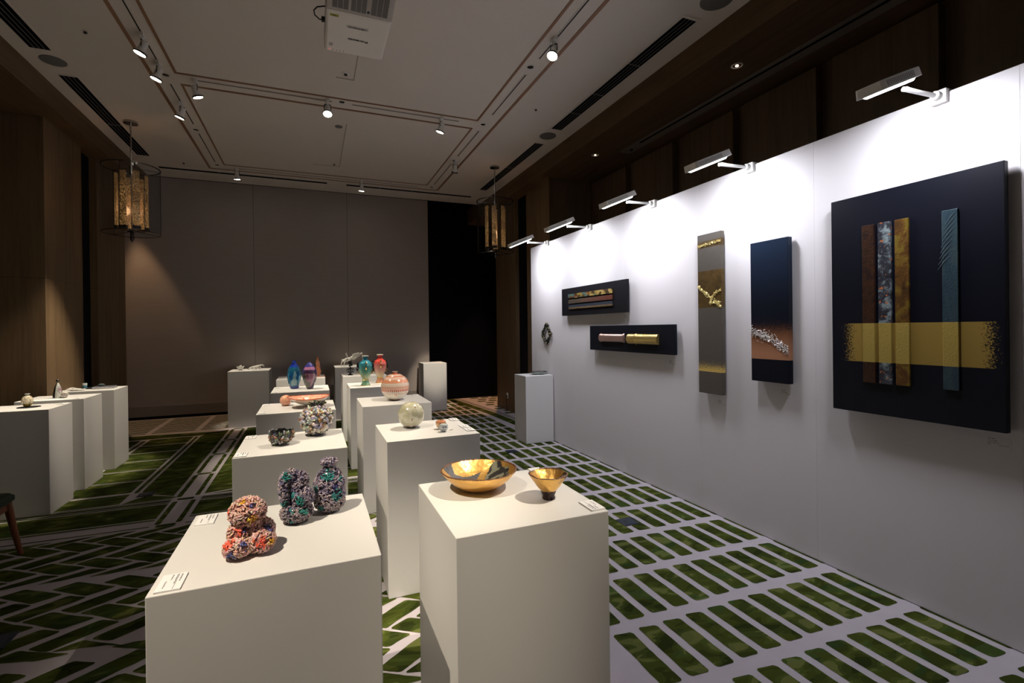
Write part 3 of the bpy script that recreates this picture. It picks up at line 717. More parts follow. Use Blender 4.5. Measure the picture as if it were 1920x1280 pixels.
# navy and copper tall panel
OY, OZ = 2.48, 1.14
t = thing('relief_panel', 'tall narrow navy panel fading to copper with a silvery flower relief', 'wall panel', (3.04, OY, OZ))
b = NB('navy_copper'); x_, y_, z_ = b.xyz(); n = b.noise(10, detail=4, rough=.6)
gr = sm(z_, 1.68 - OZ, 1.34 - OZ, b); sp = b.noise(260, detail=2)
cu = b.ramp(gr, [(0, (.006, .012, .03)), (.35, (.05, .022, .012)), (.6, (.18, .075, .035)), (1, (.42, .20, .11))])
spk = b.math('GREATER_THAN', b.math('ADD', sp, b.math('MULTIPLY', gr, .9)), .92)
nav = b.mix(sm(z_, 2.1 - OZ, 1.7 - OZ, b), (.007, .016, .036), (.003, .005, .012))
c = b.mix(b.math('MULTIPLY', spk, bandmask(b, z_, 1.30 - OZ, 1.75 - OZ)), nav, cu)
side = b.math('MULTIPLY', b.math('LESS_THAN', y_, -.149), b.math('MULTIPLY', bandmask(b, z_, 1.30 - OZ, 1.75 - OZ), b.math('GREATER_THAN', b.math('ADD', sp, gr), .85)))
b.set(col=b.mix(side, c, (.42, .34, .22)), rough=.38, metal=b.math('MULTIPLY', gr, .3), spec=.22)
bbox(t, 'panel', b.m, 2.331, 2.635, 1.139, 2.139, -.06, -.018, .003, OY, OZ)
bbox(t, 'backing', BLACK, 2.39, 2.57, 1.22, 2.06, -.018, -.001, 0, OY, OZ)
SILV = pm('silver_relief', (.75, .70, .64), .3, .7, .2, 90)
vein('silver_flowers', [(X0, .15, .35), (X0, .06, .325), (X0, -.02, .31), (X0, -.08, .26), (X0, -.145, .225)], 330, .0034, SILV, t, 5, .016, .142)
# horizontal paintings
OY, OZ = 4.85, 1.69
t = thing('abstract_painting', 'upper horizontal black painting with three textured stripes', 'painting', (3.04, OY, OZ))
bbox(t, 'canvas', pm('black_canvas', (.006, .0055, .008), .5, spec=.2), 4.158, 5.545, 1.692, 2.033, -.06, -.025, .002, OY, OZ)
bbox(t, 'stretcher', BLACK, 4.25, 5.45, 1.74, 1.99, -.025, -.001, 0, OY, OZ)
b = NB('mosaic_stripe'); v_ = b.voro(34, b.map((1, .5, 1)), 'Color'); sx = b.n('ShaderNodeSeparateColor'); b.l(v_, sx.inputs[0])
b.set(col=b.ramp(sx.outputs[0], [(0, (.35, .24, .05)), (.3, (.08, .045, .012)), (.5, (.10, .19, .16)), (.7, (.55, .40, .12)), (.9, (.20, .05, .02))], True), rough=.35, metal=.4); b.bump(b.noise(120), .5)
bbox(t, 'mosaic_stripe', b.m, 4.406, 5.36, 1.905, 1.956, -.072, -.06, .001, OY, OZ)
b = NB('red_stripe'); n = b.noise(80, b.map((1, .6, 1)), 5, .8); yv = b.xyz()[1]
b.set(col=b.mix(sm(yv, .35, -.35, b), b.ramp(n, [(.4, (.05, .04, .03)), (.65, (.16, .12, .08))]), (.14, .035, .018)), rough=.4, metal=.3); b.bump(n, .4)
bbox(t, 'red_stripe', b.m, 4.404, 5.352, 1.838, 1.887, -.072, -.06, .001, OY, OZ)
b = NB('slate_stripe'); n = b.noise(90, detail=4, rough=.8)
b.set(col=b.mix(b.math('LESS_THAN', b.math('ADD', b.xyz()[2], b.math('MULTIPLY', n, .006)), .105), (.035, .045, .065), b.ramp(n, [(.45, (.10, .065, .035)), (.7, (.35, .25, .12))])), rough=.4, metal=.2)
bbox(t, 'slate_stripe', b.m, 4.402, 5.347, 1.770, 1.820, -.072, -.06, .001, OY, OZ)
OY, OZ = 4.165, 1.283
t = thing('relief_panel', 'lower horizontal navy black painting with copper and gold half tubes', 'wall panel', (3.04, OY, OZ))
bbox(t, 'canvas', pm('navy_canvas', (.003, .0045, .010), .5, spec=.2), 3.456, 4.872, 1.284, 1.559, -.06, -.025, .002, OY, OZ)
bbox(t, 'stretcher', BLACK, 3.55, 4.78, 1.32, 1.53, -.025, -.001, 0, OY, OZ)
def halftube(name, y0, y1, zc, r, mat, rings):
    s = MB(); n = 14; L = [(y0, r), (y1, r)]
    prof = []
    N = 40
    for i in range(N + 1):
        y = y0 + (y1 - y0) * i / N; rr = r
        for q in rings: rr += .007 * math.exp(-((y - q) / .011) ** 2)
        prof.append((y, rr))
    v = [(-.058 - .7 * rr * sin(pi * k / n), y - OY, zc - OZ + rr * cos(pi * k / n)) for y, rr in prof for k in range(n + 1)]
    m = n + 1; f = [(i * m + k, i * m + k + 1, (i + 1) * m + k + 1, (i + 1) * m + k) for i in range(N) for k in range(n)]
    f += [tuple(range(m)), tuple(range(N * m, N * m + m))[::-1]]
    return s.add(v, f).build(name, mat, t, True)
halftube('copper_tube', 4.19, 4.65, 1.425, .043, pm('copper_foil', (.72, .48, .40), .3, .85, .15, 40, .3), [4.63, 4.20])
halftube('gold_tube', 3.66, 4.128, 1.42, .050, pm('gold_foil', (.78, .58, .20), .3, .85, .12, 40, .2), [4.0])
# wreath
s = MB(); rd = random.Random(4); pts = [(.0, .15), (.075, .06), (.135, -.02), (.05, -.11), (.0, -.15), (-.06, -.12), (-.14, -.03), (-.06, .07)]
pts = [(0, .145), (.06, .07), (.12, .005), (.075, -.06), (.0, -.125), (-.06, -.075), (-.125, .0), (-.07, .07)]
for i in range(420):
    k = rd.randrange(8); a, b_ = Vector(pts[k]), Vector(pts[(k + 1) % 8]); p = a.lerp(b_, rd.random()) + Vector((rd.gauss(0, .008), rd.gauss(0, .008)))
    cc = rd.choice([(.012, .012, .01), (.01, .01, .008), (.22, .17, .07), (.05, .06, .02), (.015, .015, .015), (.01, .01, .01)])
    q = Vector((rd.gauss(0, 1), rd.gauss(0, 1), rd.gauss(0, 1))).normalized().to_track_quat('Z', 'Y').to_matrix()
    s.ell((-.012 - rd.random() * .02, p.x, p.y), (.007, .006, .018), 6, 4, rot=q, col=cc)
o = s.build('wall_wreath', attr_mat('wreath_leaf', .35, .3), None, True, cols=True, loc=(3.04, 6.083, 1.455)); tag(o, 'small diamond shaped wreath of black and gold bits on the far wall end', 'wall ornament')

# ------------------------------------------------------------------ sculpted pieces made of small petals
def inside(p, els, skip):
    for i, (c, r, m) in enumerate(els):
        if i == skip: continue
        q = m.transposed() @ (p - c); 
        if (q.x / r[0]) ** 2 + (q.y / r[1]) ** 2 + (q.z / r[2]) ** 2 < .97: return True
    return False
def petals(s, els, dens, size, colf, rd, zmin=0, core=(.1, .08, .09)):
    els = [(Vector(c), r, m if m is not None else Matrix.Identity(3)) for c, r, m in els]
    for i, (c, r, m) in enumerate(els):
        s.ell(c, tuple(x * .97 for x in r), 16, 10, rot=m, col=core)
        A = 4 * pi * ((((r[0] * r[1]) ** 1.6 + (r[0] * r[2]) ** 1.6 + (r[1] * r[2]) ** 1.6) / 3) ** (1 / 1.6))
        for _ in range(int(A * dens)):
            d = Vector((rd.gauss(0, 1), rd.gauss(0, 1), rd.gauss(0, 1))).normalized()
            p = m @ Vector((d.x * r[0], d.y * r[1], d.z * r[2])) + c
            if p.z < zmin or inside(p, els, i): continue
            nrm = (m @ Vector((d.x / r[0], d.y / r[1], d.z / r[2]))).normalized()
            tdir = nrm.cross(Vector((rd.gauss(0, 1), rd.gauss(0, 1), rd.gauss(0, 1)))).normalized()
            ax = (tdir + nrm * rd.uniform(0, .9)).normalized(); q = ax.to_track_quat('Z', 'Y').to_matrix()
            z = size * rd.uniform(.7, 1.3); cc = colf(p, rd)
            s.ell(p + nrm * size * .3, (z * .42, z * .30, z), 6, 4, rot=q, col=cc)
RX = lambda a, ax='X': Matrix.Rotation(radians(a), 3, ax)
CRO = attr_mat('glazed_yarn', .3, .0, .25, 0, spec=.6)
def pinkc(cent):
    def f(p, rd):
        for (c, r, col) in cent:
            if (p - Vector(c)).length < r * rd.uniform(.75, 1.1): return tuple(x * rd.uniform(.8, 1.15) for x in col)
        return tuple(x * rd.uniform(.75, 1.12) for x in (.74, .46, .40))
    return f
rd = random.Random(11); s = MB()
cor, nav_, yel = (.85, .13, .07), (.07, .07, .22), (.75, .42, .04)
petals(s, [((-.028, -.030, .022), (.036, .034, .026), None), ((.030, -.018, .028), (.036, .036, .032), None), ((.012, .012, .045), (.050, .040, .040), None), ((-.022, .0, .052), (.034, .034, .034), None), ((-.006, .002, .108), (.047, .044, .040), None)],
       34000, .0062, pinkc([((-.045, -.045, .035), .016, cor), ((.03, -.05, .035), .017, cor), ((-.03, -.035, .062), .013, cor), ((-.048, -.0, .11), .014, cor), ((-.01, -.055, .03), .012, nav_), ((-.04, -.06, .008), .014, nav_),
        ((.05, -.02, .06), .014, nav_), ((-.01, -.03, .07), .010, nav_), ((.012, -.035, .135), .012, nav_), ((.008, -.040, .10), .014, yel), ((.002, -.035, .068), .010, yel), ((-.015, -.02, .145), .010, yel), ((.055, -.04, .03), .010, yel), ((-.05, -.02, .085), .011, nav_)]), rd, .0, (.35, .15, .13))
o = s.build('crocheted_figure', CRO, None, True, cols=True, loc=(-.172, 1.600, .909), ang=0); tag(o, 'pink crocheted figure of stacked lumps with red and navy flowers', 'sculpture')
def mauvec(cent):
    def f(p, rd):
        for (c, r, col) in cent:
            if (p - Vector(c)).length < r * rd.uniform(.7, 1.1): return tuple(x * rd.uniform(.8, 1.2) for x in col)
        return rd.choice([(.27, .21, .27), (.33, .26, .31), (.17, .15, .27), (.40, .33, .35), (.12, .11, .19)]) if p.z > .05 else rd.choice([(.30, .24, .25), (.38, .30, .28), (.18, .15, .2), (.26, .2, .24)])
    return f
teal = (.02, .20, .19)
s = MB()
petals(s, [((.0, .0, .030), (.049, .043, .031), None), ((.020, -.008, .080), (.032, .032, .034), None), ((-.037, 0, .098), (.014, .024, .058), RX(-5, 'Y')), ((-.016, 0, .152), (.024, .023, .020), None), ((.010, .0, .125), (.024, .024, .038), RX(14, 'Y')), ((-.015, .018, .09), (.028, .012, .06), None)],
       32000, .0062, mauvec([((-.03, -.02, .155), .017, teal), ((-.035, -.02, .065), .014, teal), ((.012, -.035, .075), .016, teal), ((.018, -.035, .040), .013, teal), ((-.02, -.035, .045), .013, teal), ((-.008, -.02, .09), .012, teal), ((-.02, -.035, .006), .013, teal)]), rd, .0, (.04, .03, .06))
o = s.build('crocheted_figure', CRO, None, True, cols=True, loc=(-.053, 1.785, .906), ang=0); tag(o, 'mauve and teal crocheted sculpture with a tall slit, between pink figure and bottle', 'sculpture')
s = MB()
petals(s, [((0, 0, .035), (.049, .044, .036), None), ((0, 0, .065), (.051, .045, .048), None), ((0, 0, .095), (.050, .044, .042), None), ((.0, 0, .122), (.038, .034, .028), None), ((.0, 0, .145), (.018, .018, .016), None)],
       32000, .0062, mauvec([((-.005, -.035, .135), .024, teal), ((-.045, -.02, .085), .014, teal), ((.022, -.04, .065), .022, teal), ((.04, -.025, .12), .014, teal), ((.02, -.045, .09), .014, (.05, .05, .22)), ((-.03, -.035, .02), .014, teal)]), rd, .0, (.04, .03, .06))
petals(s, [((.0, 0, .172), (.026, .024, .013), None)], 42000, .006, mauvec([]), rd, 0, (.04, .03, .06))
o = s.build('crocheted_bottle', CRO, None, True, cols=True, loc=(.052, 1.843, .905), ang=0); tag(o, 'purple crocheted bottle with teal flowers and a bunched top', 'sculpture')

# ------------------------------------------------------------------ gold bowls
def bowlmesh(R, H, foot, seg=112, rings=26, thick=.004, flare=1.7, amp=.004, paint=None, seed=0):
    """outer then inner shell in one lathe; colour by position, alpha of motif"""
    prof = []
    for i in range(rings + 1):
        u = i / rings; r = foot + (R - foot) * (u ** (1 / flare)); prof.append((r, H * u, 0))
    inner = [(max(r - thick * (1 if k > 0 else 1), .001), z + thick, 1) for k, (r, z, _) in enumerate(prof[::-1])]
    P = [(0.001, 0, 0)] + prof + [(R - thick * .5, H + .001, 0)] + inner[1:] + [(.001, thick, 1)]
    v = []; cols = []
    for r, z, inn in P:
        for k in range(seg):
            a = 2 * pi * k / seg; q = Vector((cos(a) * 1.6, sin(a) * 1.6, z * 14 + seed)); nz = noise.noise(q * 1.3) * (r / R) ** 2
            rr = r + amp * .35 * nz + .0011 * (r / R) * noise.noise(Vector((cos(a) * 9, sin(a) * 9, z * 60))); zz = z + .0022 * (.6 * sin(3 * a + seed) + .4 * sin(7 * a + 2 * seed)) * (z / H) ** 3 + (.0016 * noise.noise(Vector((cos(a) * 22, sin(a) * 22, seed))) * (z / H) ** 6)
            p = Vector((rr * cos(a), rr * sin(a), zz)); v.append(p); cols.append(paint(p, inn) if paint else (.9, .5, .15))
    n = len(P); f = [(i * seg + k, i * seg + (k + 1) % seg, (i + 1) * seg + (k + 1) % seg, (i + 1) * seg + k) for i in range(n - 1) for k in range(seg)]
    return v, f, cols
def gold_attr(name):
    b = NB(name); a = b.n('ShaderNodeVertexColor'); a.layer_name = 'Col'; sc = b.n('ShaderNodeSeparateColor'); b.l(a.outputs[0], sc.inputs[0])
    isg = b.math('GREATER_THAN', sc.outputs[0], .3); nz = b.noise(26, detail=5, rough=.6)
    b.set(col=b.mix(isg, a.outputs[0], b.mix(nz, (.95, .62, .20), (.72, .38, .09))), rough=.34, metal=b.math('MULTIPLY', isg, .85), spec=.5); b.bump(b.noise(38, detail=4), .5, .006); return b.m
def inpoly(x, y, P):
    c = False; n = len(P)
    for i in range(n):
        x1, y1 = P[i]; x2, y2 = P[(i + 1) % n]
        if (y1 > y) != (y2 > y) and x < (x2 - x1) * (y - y1) / (y2 - y1) + x1: c = not c
    return c
GA = gold_attr('gold_leaf_painted')
FL1_ = [(-.145, .02), (-.12, .045), (-.10, .01), (-.065, .02), (.01, .05), (-.02, .0), (-.05, -.02), (-.04, -.05), (-.07, -.035), (-.09, -.06), (-.11, -.02), (-.14, -.02)]
FL2_ = [(.02, .03), (.05, .07), (.09, .085), (.10, .04), (.125, .02), (.12, -.02), (.08, -.01), (.06, -.05), (.02, -.055), (.0, -.03), (.05, .0)]
FL1 = [(x, y * 1.25 + .045) for x, y in FL1_]; FL2 = [(x, y * 1.2 + .035) for x, y in FL2_]
def p1(p, inn):
    if p.z > .0725: return (.12, .05, .02)
    if inn:
        if inpoly(p.x, p.y, FL1):
            return (.06, .06, .07) if sin((p.x * .6 + p.y) * 420) < .75 else (.13, .13, .125)
        if inpoly(p.x, p.y, FL2):
            return (.02, .02, .02) if noise.noise(Vector((p.x * 38, p.y * 60, 2))) < .15 else (.15, .16, .12)
    return (.9, .5, .15)
t = thing('gold_bowl', 'large shallow golden bowl with dark leaf painting inside', 'bowl', (.612, 1.852, .9), -.32)
v, f, cc = bowlmesh(.152, .074, .045, seg=176, rings=40, flare=1.9, paint=p1, seed=1)
MB().add([x + Vector((0, 0, .006)) for x in v], f, 0, cc).build('bowl_body', GA, t, True, cols=True, ang=0)
MB().lathe([(.042, 0), (.046, .009), (.040, .012)], seg=40).build('foot_ring', GOLD, t, True)
def p2(p, inn):
    if p.z > .0605: return (.12, .05, .02)
    a = math.atan2(p.y, p.x)
    if not inn and -1.2 < a < -.1:
        for q in (-.95, -.8, -.62, -.45, -.3):
            if abs(a - q - (p.z - .05) * 2.2) < .035 and .032 < p.z < .085: return (.03, .03, .03)
    if inn and -.5 < a < .6 and p.z > .035 and noise.noise(Vector((a * 7, p.z * 20, 5))) > .0: return (.05, .05, .045)
    return (.9, .5, .15)
t = thing('gold_bowl', 'small golden cone bowl on a dark foot, right of the large bowl', 'bowl', (.815, 1.640, .9), -.32)
v, f, cc = bowlmesh(.074, .062, .028, seg=120, rings=30, flare=1.15, paint=p2, seed=4, amp=.005)
MB().add([x + Vector((0, 0, .032)) for x in v], f, 0, cc).build('bowl_body', GA, t, True, cols=True, ang=0)
MB().lathe([(.022, 0), (.024, .004), (.022, .012), (.026, .024), (.031, .036)], seg=36, wob=lambda r, z, a: (r + .0012 * sin(a * 9 + z * 200), z)).build('dark_foot', pm('dark_glaze', (.05, .02, .02), .25, .4, .3, 60, .3), t, True)

# ------------------------------------------------------------------ encrusted vessels
ENC = attr_mat('crackled_glaze', .28, .1, .4, 0, spec=.6)
PAL = [(.50, .46, .38), (.42, .40, .36), (.10, .08, .07), (.26, .12, .05), (.18, .20, .11), (.10, .12, .20), (.60, .57, .5), (.035, .03, .03), (.35, .30, .16), (.02, .02, .025)]
def crust(s, surf, n, size, rd, pal=PAL):
    for _ in range(n):
        p, nr = surf(rd); q = (nr + Vector((rd.gauss(0, .6), rd.gauss(0, .6), rd.gauss(0, .6)))).normalized().to_track_quat('Z', 'Y').to_matrix(); z = size * rd.uniform(.5, 1.4)
        k = int((noise.noise(p * 30) * .5 + .5) * len(pal) + rd.uniform(-1.5, 1.5)) % len(pal)
        w1 = rd.uniform(.5, 1.5); s.ell(p, (z * .8 * w1, z * .75 / w1, z * .38), 6, 4, rot=q, col=tuple(c * rd.uniform(.8, 1.2) for c in pal[k]))
t = thing('encrusted_bowl', 'small round bowl with a rough dark and cream crust and black inside', 'bowl', (-.165, 3.045, .9105)); rd = random.Random(21)
prof = [(.001, .004), (.03, .004), (.052, .02), (.062, .045), (.060, .070), (.053, .068), (.050, .045), (.04, .022), (.001, .016)]
MB().lathe(prof, seg=40, wob=lambda r, z, a: (r * (1 + .05 * sin(3 * a + 1)), z + (.004 * sin(5 * a) + .003 * sin(11 * a)) * (z / .07) ** 2)).build('lining', pm('black_lining', (.015, .015, .017), .3), t, True)
s = MB()
def sf(rd):
    a = rd.uniform(0, 2 * pi); th = rd.uniform(.02, 1.75); r = .063 * sin(min(th, 1.57) if th < 1.57 else th); z = .045 - .045 * cos(th)
    if th > 1.57: z = .045 + rd.random() * .025; r = .062
    return Vector((r * cos(a), r * sin(a), max(z, .004) + .003 * sin(5 * a))), Vector((cos(a), sin(a), -.2)).normalized()
crust(s, sf, 620, .0095, rd); s.build('crust', ENC, t, True, cols=True, ang=0)
t = thing('encrusted_vase', 'round encrusted vase with ragged dark rim and drips, mottled white and rust', 'vase', (.022, 3.235, .9)); rd = random.Random(22)
MB().lathe([(.001, 0.002), (.035, .002), (.045, .012), (.075, .05), (.088, .10), (.078, .145), (.05, .17), (.034, .178), (.036, .195), (.028, .195), (.026, .17), (.001, .15)], seg=40, wob=lambda r, z, a: (r * (1 + .04 * sin(3 * a)), z)).build('body', pm('vase_core', (.12, .1, .09), .5), t, True)
s = MB()
def sf(rd):
    th = rd.uniform(.35, 2.75); a = rd.uniform(0, 2 * pi); r = .091 * sin(th) ; z = .098 - .086 * cos(th)
    return Vector((r * cos(a), r * sin(a), max(z, .005))), Vector((sin(th) * cos(a), sin(th) * sin(a), -cos(th)))
crust(s, sf, 950, .0135, rd, [(.70, .67, .60), (.62, .60, .55), (.10, .08, .07), (.40, .20, .08), (.66, .63, .56), (.30, .32, .42), (.75, .72, .66), (.34, .34, .22), (.68, .64, .56), (.16, .18, .28)])
s.build('crust', ENC, t, True, cols=True, ang=0)
s = MB()
for i in range(70):
    a = rd.uniform(0, 2 * pi); p = Vector((.036 * cos(a) + rd.gauss(0, .006), .036 * sin(a) + rd.gauss(0, .006), .185 + rd.random() * .018)); q = Vector((cos(a), sin(a), rd.uniform(-.2, .9))).normalized().to_track_quat('Z', 'Y').to_matrix()
    s.ell(p, (.008, .004, .016), 6, 4, rot=q, col=rd.choice([(.02, .02, .02), (.05, .05, .03), (.10, .12, .06), (.25, .22, .15), (.02, .02, .025)]))
s.build('ragged_rim', ENC, t, True, cols=True, ang=0)
s = MB()
for a in (-2.9, -2.3, -1.2, -.6, -.15, .5, 1.5, 2.4):
    p = Vector((.062 * cos(a), .062 * sin(a), .055)); s.tube([p + Vector((cos(a) * .012, sin(a) * .012, .01)), p + Vector((0, 0, -.012)), p + Vector((-cos(a) * .002, -sin(a) * .002, -.034))], [.006, .005, .003], 7, col=rd.choice([(.12, .14, .25), (.2, .16, .1), (.1, .08, .08)]))
for a in (-2.5, -1.6, -.7, .6, 2.0):
    p = Vector((.036 * cos(a), .036 * sin(a), .012)); s.ell(p, (.014, .012, .014), 8, 5, col=rd.choice([(.10, .12, .25), (.02, .02, .02), (.3, .28, .3)]))
s.build('drip', ENC, t, True, cols=True, ang=0)

# ------------------------------------------------------------------ orange dish and ball
POR = attr_mat('porcelain_overglaze', .18, 0, .5, 0, spec=.6)
ORG = (.62, .10, .03); ORL = (.72, .33, .20); CRM = (.78, .72, .63)
def gridsphere(c, R, seg, rings, colf, sq=1.0, z0=0):
    v = []; cols = []; f = []
    for i in range(rings + 1):
        th = pi * i / rings
        for k in range(seg):
            a = 2 * pi * k / seg; p = Vector((R * sin(th) * cos(a), R * sin(th) * sin(a), R * sq * cos(th))); v.append(p + Vector(c)); cols.append(colf(th, a))
    f = [(i * seg + k, (i + 1) * seg + k, (i + 1) * seg + (k + 1) % seg, i * seg + (k + 1) % seg) for i in range(rings) for k in range(seg)]
    return v, f, cols
def cb(th, a):
    if abs(th - 1.75) < .035: return ORG
    n = noise.noise(Vector((a * 4 + th * 2, th * 9, 1))); return ORL if n > -.15 else (.76, .50, .36)
v, f, cc = gridsphere((0, 0, .046), .047, 64, 48, cb)
o = MB().add(v, f, 0, cc).build('porcelain_ball', POR, None, True, cols=True, loc=(-.213, 4.62, .899), ang=0); tag(o, 'small orange marbled porcelain ball behind the long dish', 'porcelain ball')
t = thing('fluted_dish', 'wide shallow dish with orange lace pattern, curved like a boat', 'dish', (-.030, 4.46, .9))
seg, rg = 160, 34; v = []; cc = []
def dish(u, a, inn):
    rx, ry = .166 * u, .150 * u; x, y = rx * cos(a), ry * sin(a); z = .018 + .060 * u ** 2.0 + .010 * (u ** 3) * abs(cos(a)) ** 2 + (.0045 if inn else 0); return Vector((x, y, z))
def dcol(u, a, inn):
    if u > .965: return ORG
    if inn:
        if .86 < u < .90: return ORG
        if u > .9: return ORL if sin(a * 60) > 0 else CRM
        if .5 < u < .8 and sin(a * 14) > .93: return ORG
        if sin(u * 70 + sin(a * 40)) > .45: return ORL
        return (.76, .52, .38)
    if .78 < u < .82: return ORG
    if .5 < u < .75 and sin(a * 12) > .9: return ORG
    return (.74, .55, .42) if u > .8 else CRM
for inn in (0, 1):
    for i in range(rg + 1):
        u = i / rg if not inn else 1 - i / rg
        for k in range(seg): a = 2 * pi * k / seg; v.append(dish(max(u, .001), a, inn)); cc.append(dcol(u, a, inn))
n = 2 * (rg + 1); f = [(i * seg + k, i * seg + (k + 1) % seg, (i + 1) * seg + (k + 1) % seg, (i + 1) * seg + k) for i in range(n - 1) for k in range(seg)]
MB().add(v, f, 0, cc).build('dish_body', POR, t, True, cols=True, ang=0)
MB().lathe([(.038, 0), (.040, .003), (.034, .024)], seg=36).build('foot_ring', pm('porcelain_white', (.76, .72, .66), .2), t, True)

# ------------------------------------------------------------------ art glass
def gmat(name, rough=.04):
    b = NB(name); a = b.n('ShaderNodeVertexColor'); a.layer_name = 'Col'; b.set(col=a.outputs[0], rough=rough, coat=1.0, trans=.45, ior=1.45, spec=.6); return b.m
GG = gmat('art_glass')
def glassbody(prof, colf, c=(0, 0, 0), seg=56, tw=.0, wobf=None):
    from bisect import bisect
    P = []
    for i in range(len(prof) - 1):
        for k in range(6): u = k / 6; P.append((prof[i][0] * (1 - u) + prof[i + 1][0] * u, prof[i][1] * (1 - u) + prof[i + 1][1] * u))
    P.append(prof[-1]); v = []; cc = []
    for r, z in P:
        for k in range(seg):
            a = 2 * pi * k / seg; rr, zz = (r, z) if wobf is None else wobf(r, z, a); v.append(Vector((rr * cos(a), rr * sin(a), zz)) + Vector(c)); cc.append(colf(z, a))
    n = len(P); f = [(i * seg + k, i * seg + (k + 1) % seg, (i + 1) * seg + (k + 1) % seg, (i + 1) * seg + k) for i in range(n - 1) for k in range(seg)]
    f += [tuple(range(seg))[::-1], tuple(range((n - 1) * seg, n * seg))]; return v, f, cc
t = thing('art_glass_vessel', 'blue art glass vessel with a twisted crown top', 'glass vessel', (-.185, 5.95, .9))
def cblue(z, a):
    q = math.atan2(sin(a + pi / 2), cos(a + pi / 2)); n = noise.noise(Vector((cos(a) * 2.5, sin(a) * 2.5, z * 12)))
    if z > .24: return (.01, .05, .5)
    if z < .03: return (.01, .04, .45)
    if abs(q) < .35 + .2 * sin(z * 20) and .04 < z < .2 and n > -.1: return (.35, .65, .72)
    if z > .18: return (.02, .17, .30)
    return (.01, .14, .42) if n < .1 else (.03, .32, .55)
v, f, cc = glassbody([(.040, 0), (.048, .012), (.058, .05), (.068, .10), (.072, .15), (.068, .20), (.055, .235), (.042, .255), (.03, .265)], cblue)
MB().add(v, f, 0, cc).build('body', GG, t, True, cols=True, ang=0)
s = MB(); rd = random.Random(5)
for i in range(9):
    a = i * 2.4; r = .022; s.tube([(r * cos(a), r * sin(a), .25), (r * .9 * cos(a + .5), r * .9 * sin(a + .5), .28), (.008 * cos(a + 1), .008 * sin(a + 1), .300 + rd.random() * .02)], [.012, .008, .002], 8, col=(.01, .04, .42))
s.build('crown', GG, t, True, cols=True)
t = thing('art_glass_vessel', 'pink and purple art glass vessel with a pointed dark blue top', 'glass vessel', (-.025, 5.83, .9))
def cpink(z, a):
    q = math.atan2(sin(a + pi / 2), cos(a + pi / 2)); n = noise.noise(Vector((cos(a) * 2.2, sin(a) * 2.2, z * 9 + 3)))
    if z > .245: return (.05, .05, .33)
    if .215 < z: return (.80, .32, .55) if abs(q) < 1.1 else (.05, .06, .35)
    if .175 < z < .215: return (.10, .045, .11) if abs(q) < 1.0 else (.04, .05, .3)
    w_ = .25 + (z - .03) * 5.0
    if z > .03 and abs(q - .12) < min(w_, .75) and n > -.35: return (.62, .26, .42) if n < .18 else (.75, .5, .6)
    return (.10, .09, .06) if q < 0 else (.06, .05, .14)
v, f, cc = glassbody([(.030, 0), (.036, .01), (.052, .05), (.070, .11), (.077, .16), (.070, .21), (.048, .255), (.022, .285), (.006, .295)], cpink)
MB().add(v, f, 0, cc).build('body', GG, t, True, cols=True, ang=0)
t = thing('art_glass_vessel', 'orange flame shaped glass piece behind the pink vessel', 'glass vessel', (.075, 7.40, .9))
v, f, cc = glassbody([(.020, 0), (.028, .01), (.045, .05), (.048, .08), (.032, .12), (.022, .15), (.026, .17), (.017, .20), (.020, .22), (.008, .26), (.002, .285)], lambda z, a: (.75, .22, .08) if noise.noise(Vector((a * 2, z * 40, 0))) < .1 else (.65, .42, .30),
    wobf=lambda r, z, a: (r * (1 + .25 * sin(3 * a + z * 50) * (z > .09)), z))
MB().add(v, f, 0, cc).build('body', GG, t, True, cols=True, ang=0)
MB().box((-.05, -.1, 0), (.10, -.05, .006)).build('base_sliver', pm('amber_glass', (.4, .12, .04), .2), t)

# ------------------------------------------------------------------ pale sphere, apples
def csph(th, a):
    n = noise.noise(Vector((sin(th) * cos(a) * 3, sin(th) * sin(a) * 3, cos(th) * 3 + 5)))
    p = Vector((sin(th) * cos(a), sin(th) * sin(a), cos(th)))
    cs = FLOWERS
    for c in cs:
        d = (p - c[0]).length
        if d < c[1]:
            s_ = sin(d * 62 + 2.5 * sin(6 * math.atan2((p - c[0]).z, (p - c[0]).x + .001)))
            return (.62, .60, .46) if s_ > -.1 else (.36, .35, .19)
    if n > .5: return (.36, .24, .15)
    return (.52, .50, .34) if n < 0 else (.62, .60, .48)
rd = random.Random(9); FLOWERS = []
for i in range(16):
    d = Vector((rd.gauss(0, 1), rd.gauss(0, 1), rd.gauss(0, 1))).normalized(); FLOWERS.append((d, rd.uniform(.28, .45)))
t = thing('porcelain_sphere', 'pale olive and ivory sphere with carved flower pattern', 'porcelain ball', (.597, 3.205, .9))
v, f, cc = gridsphere((0, 0, .084), .0855, 200, 130, csph, .985)
MB().add(v, f, 0, cc).build('sphere', POR, t, True, cols=True, ang=0)
MB().lathe([(.026, 0), (.028, .002), (.024, .012)], seg=28).build('foot', BLACK, t, True)
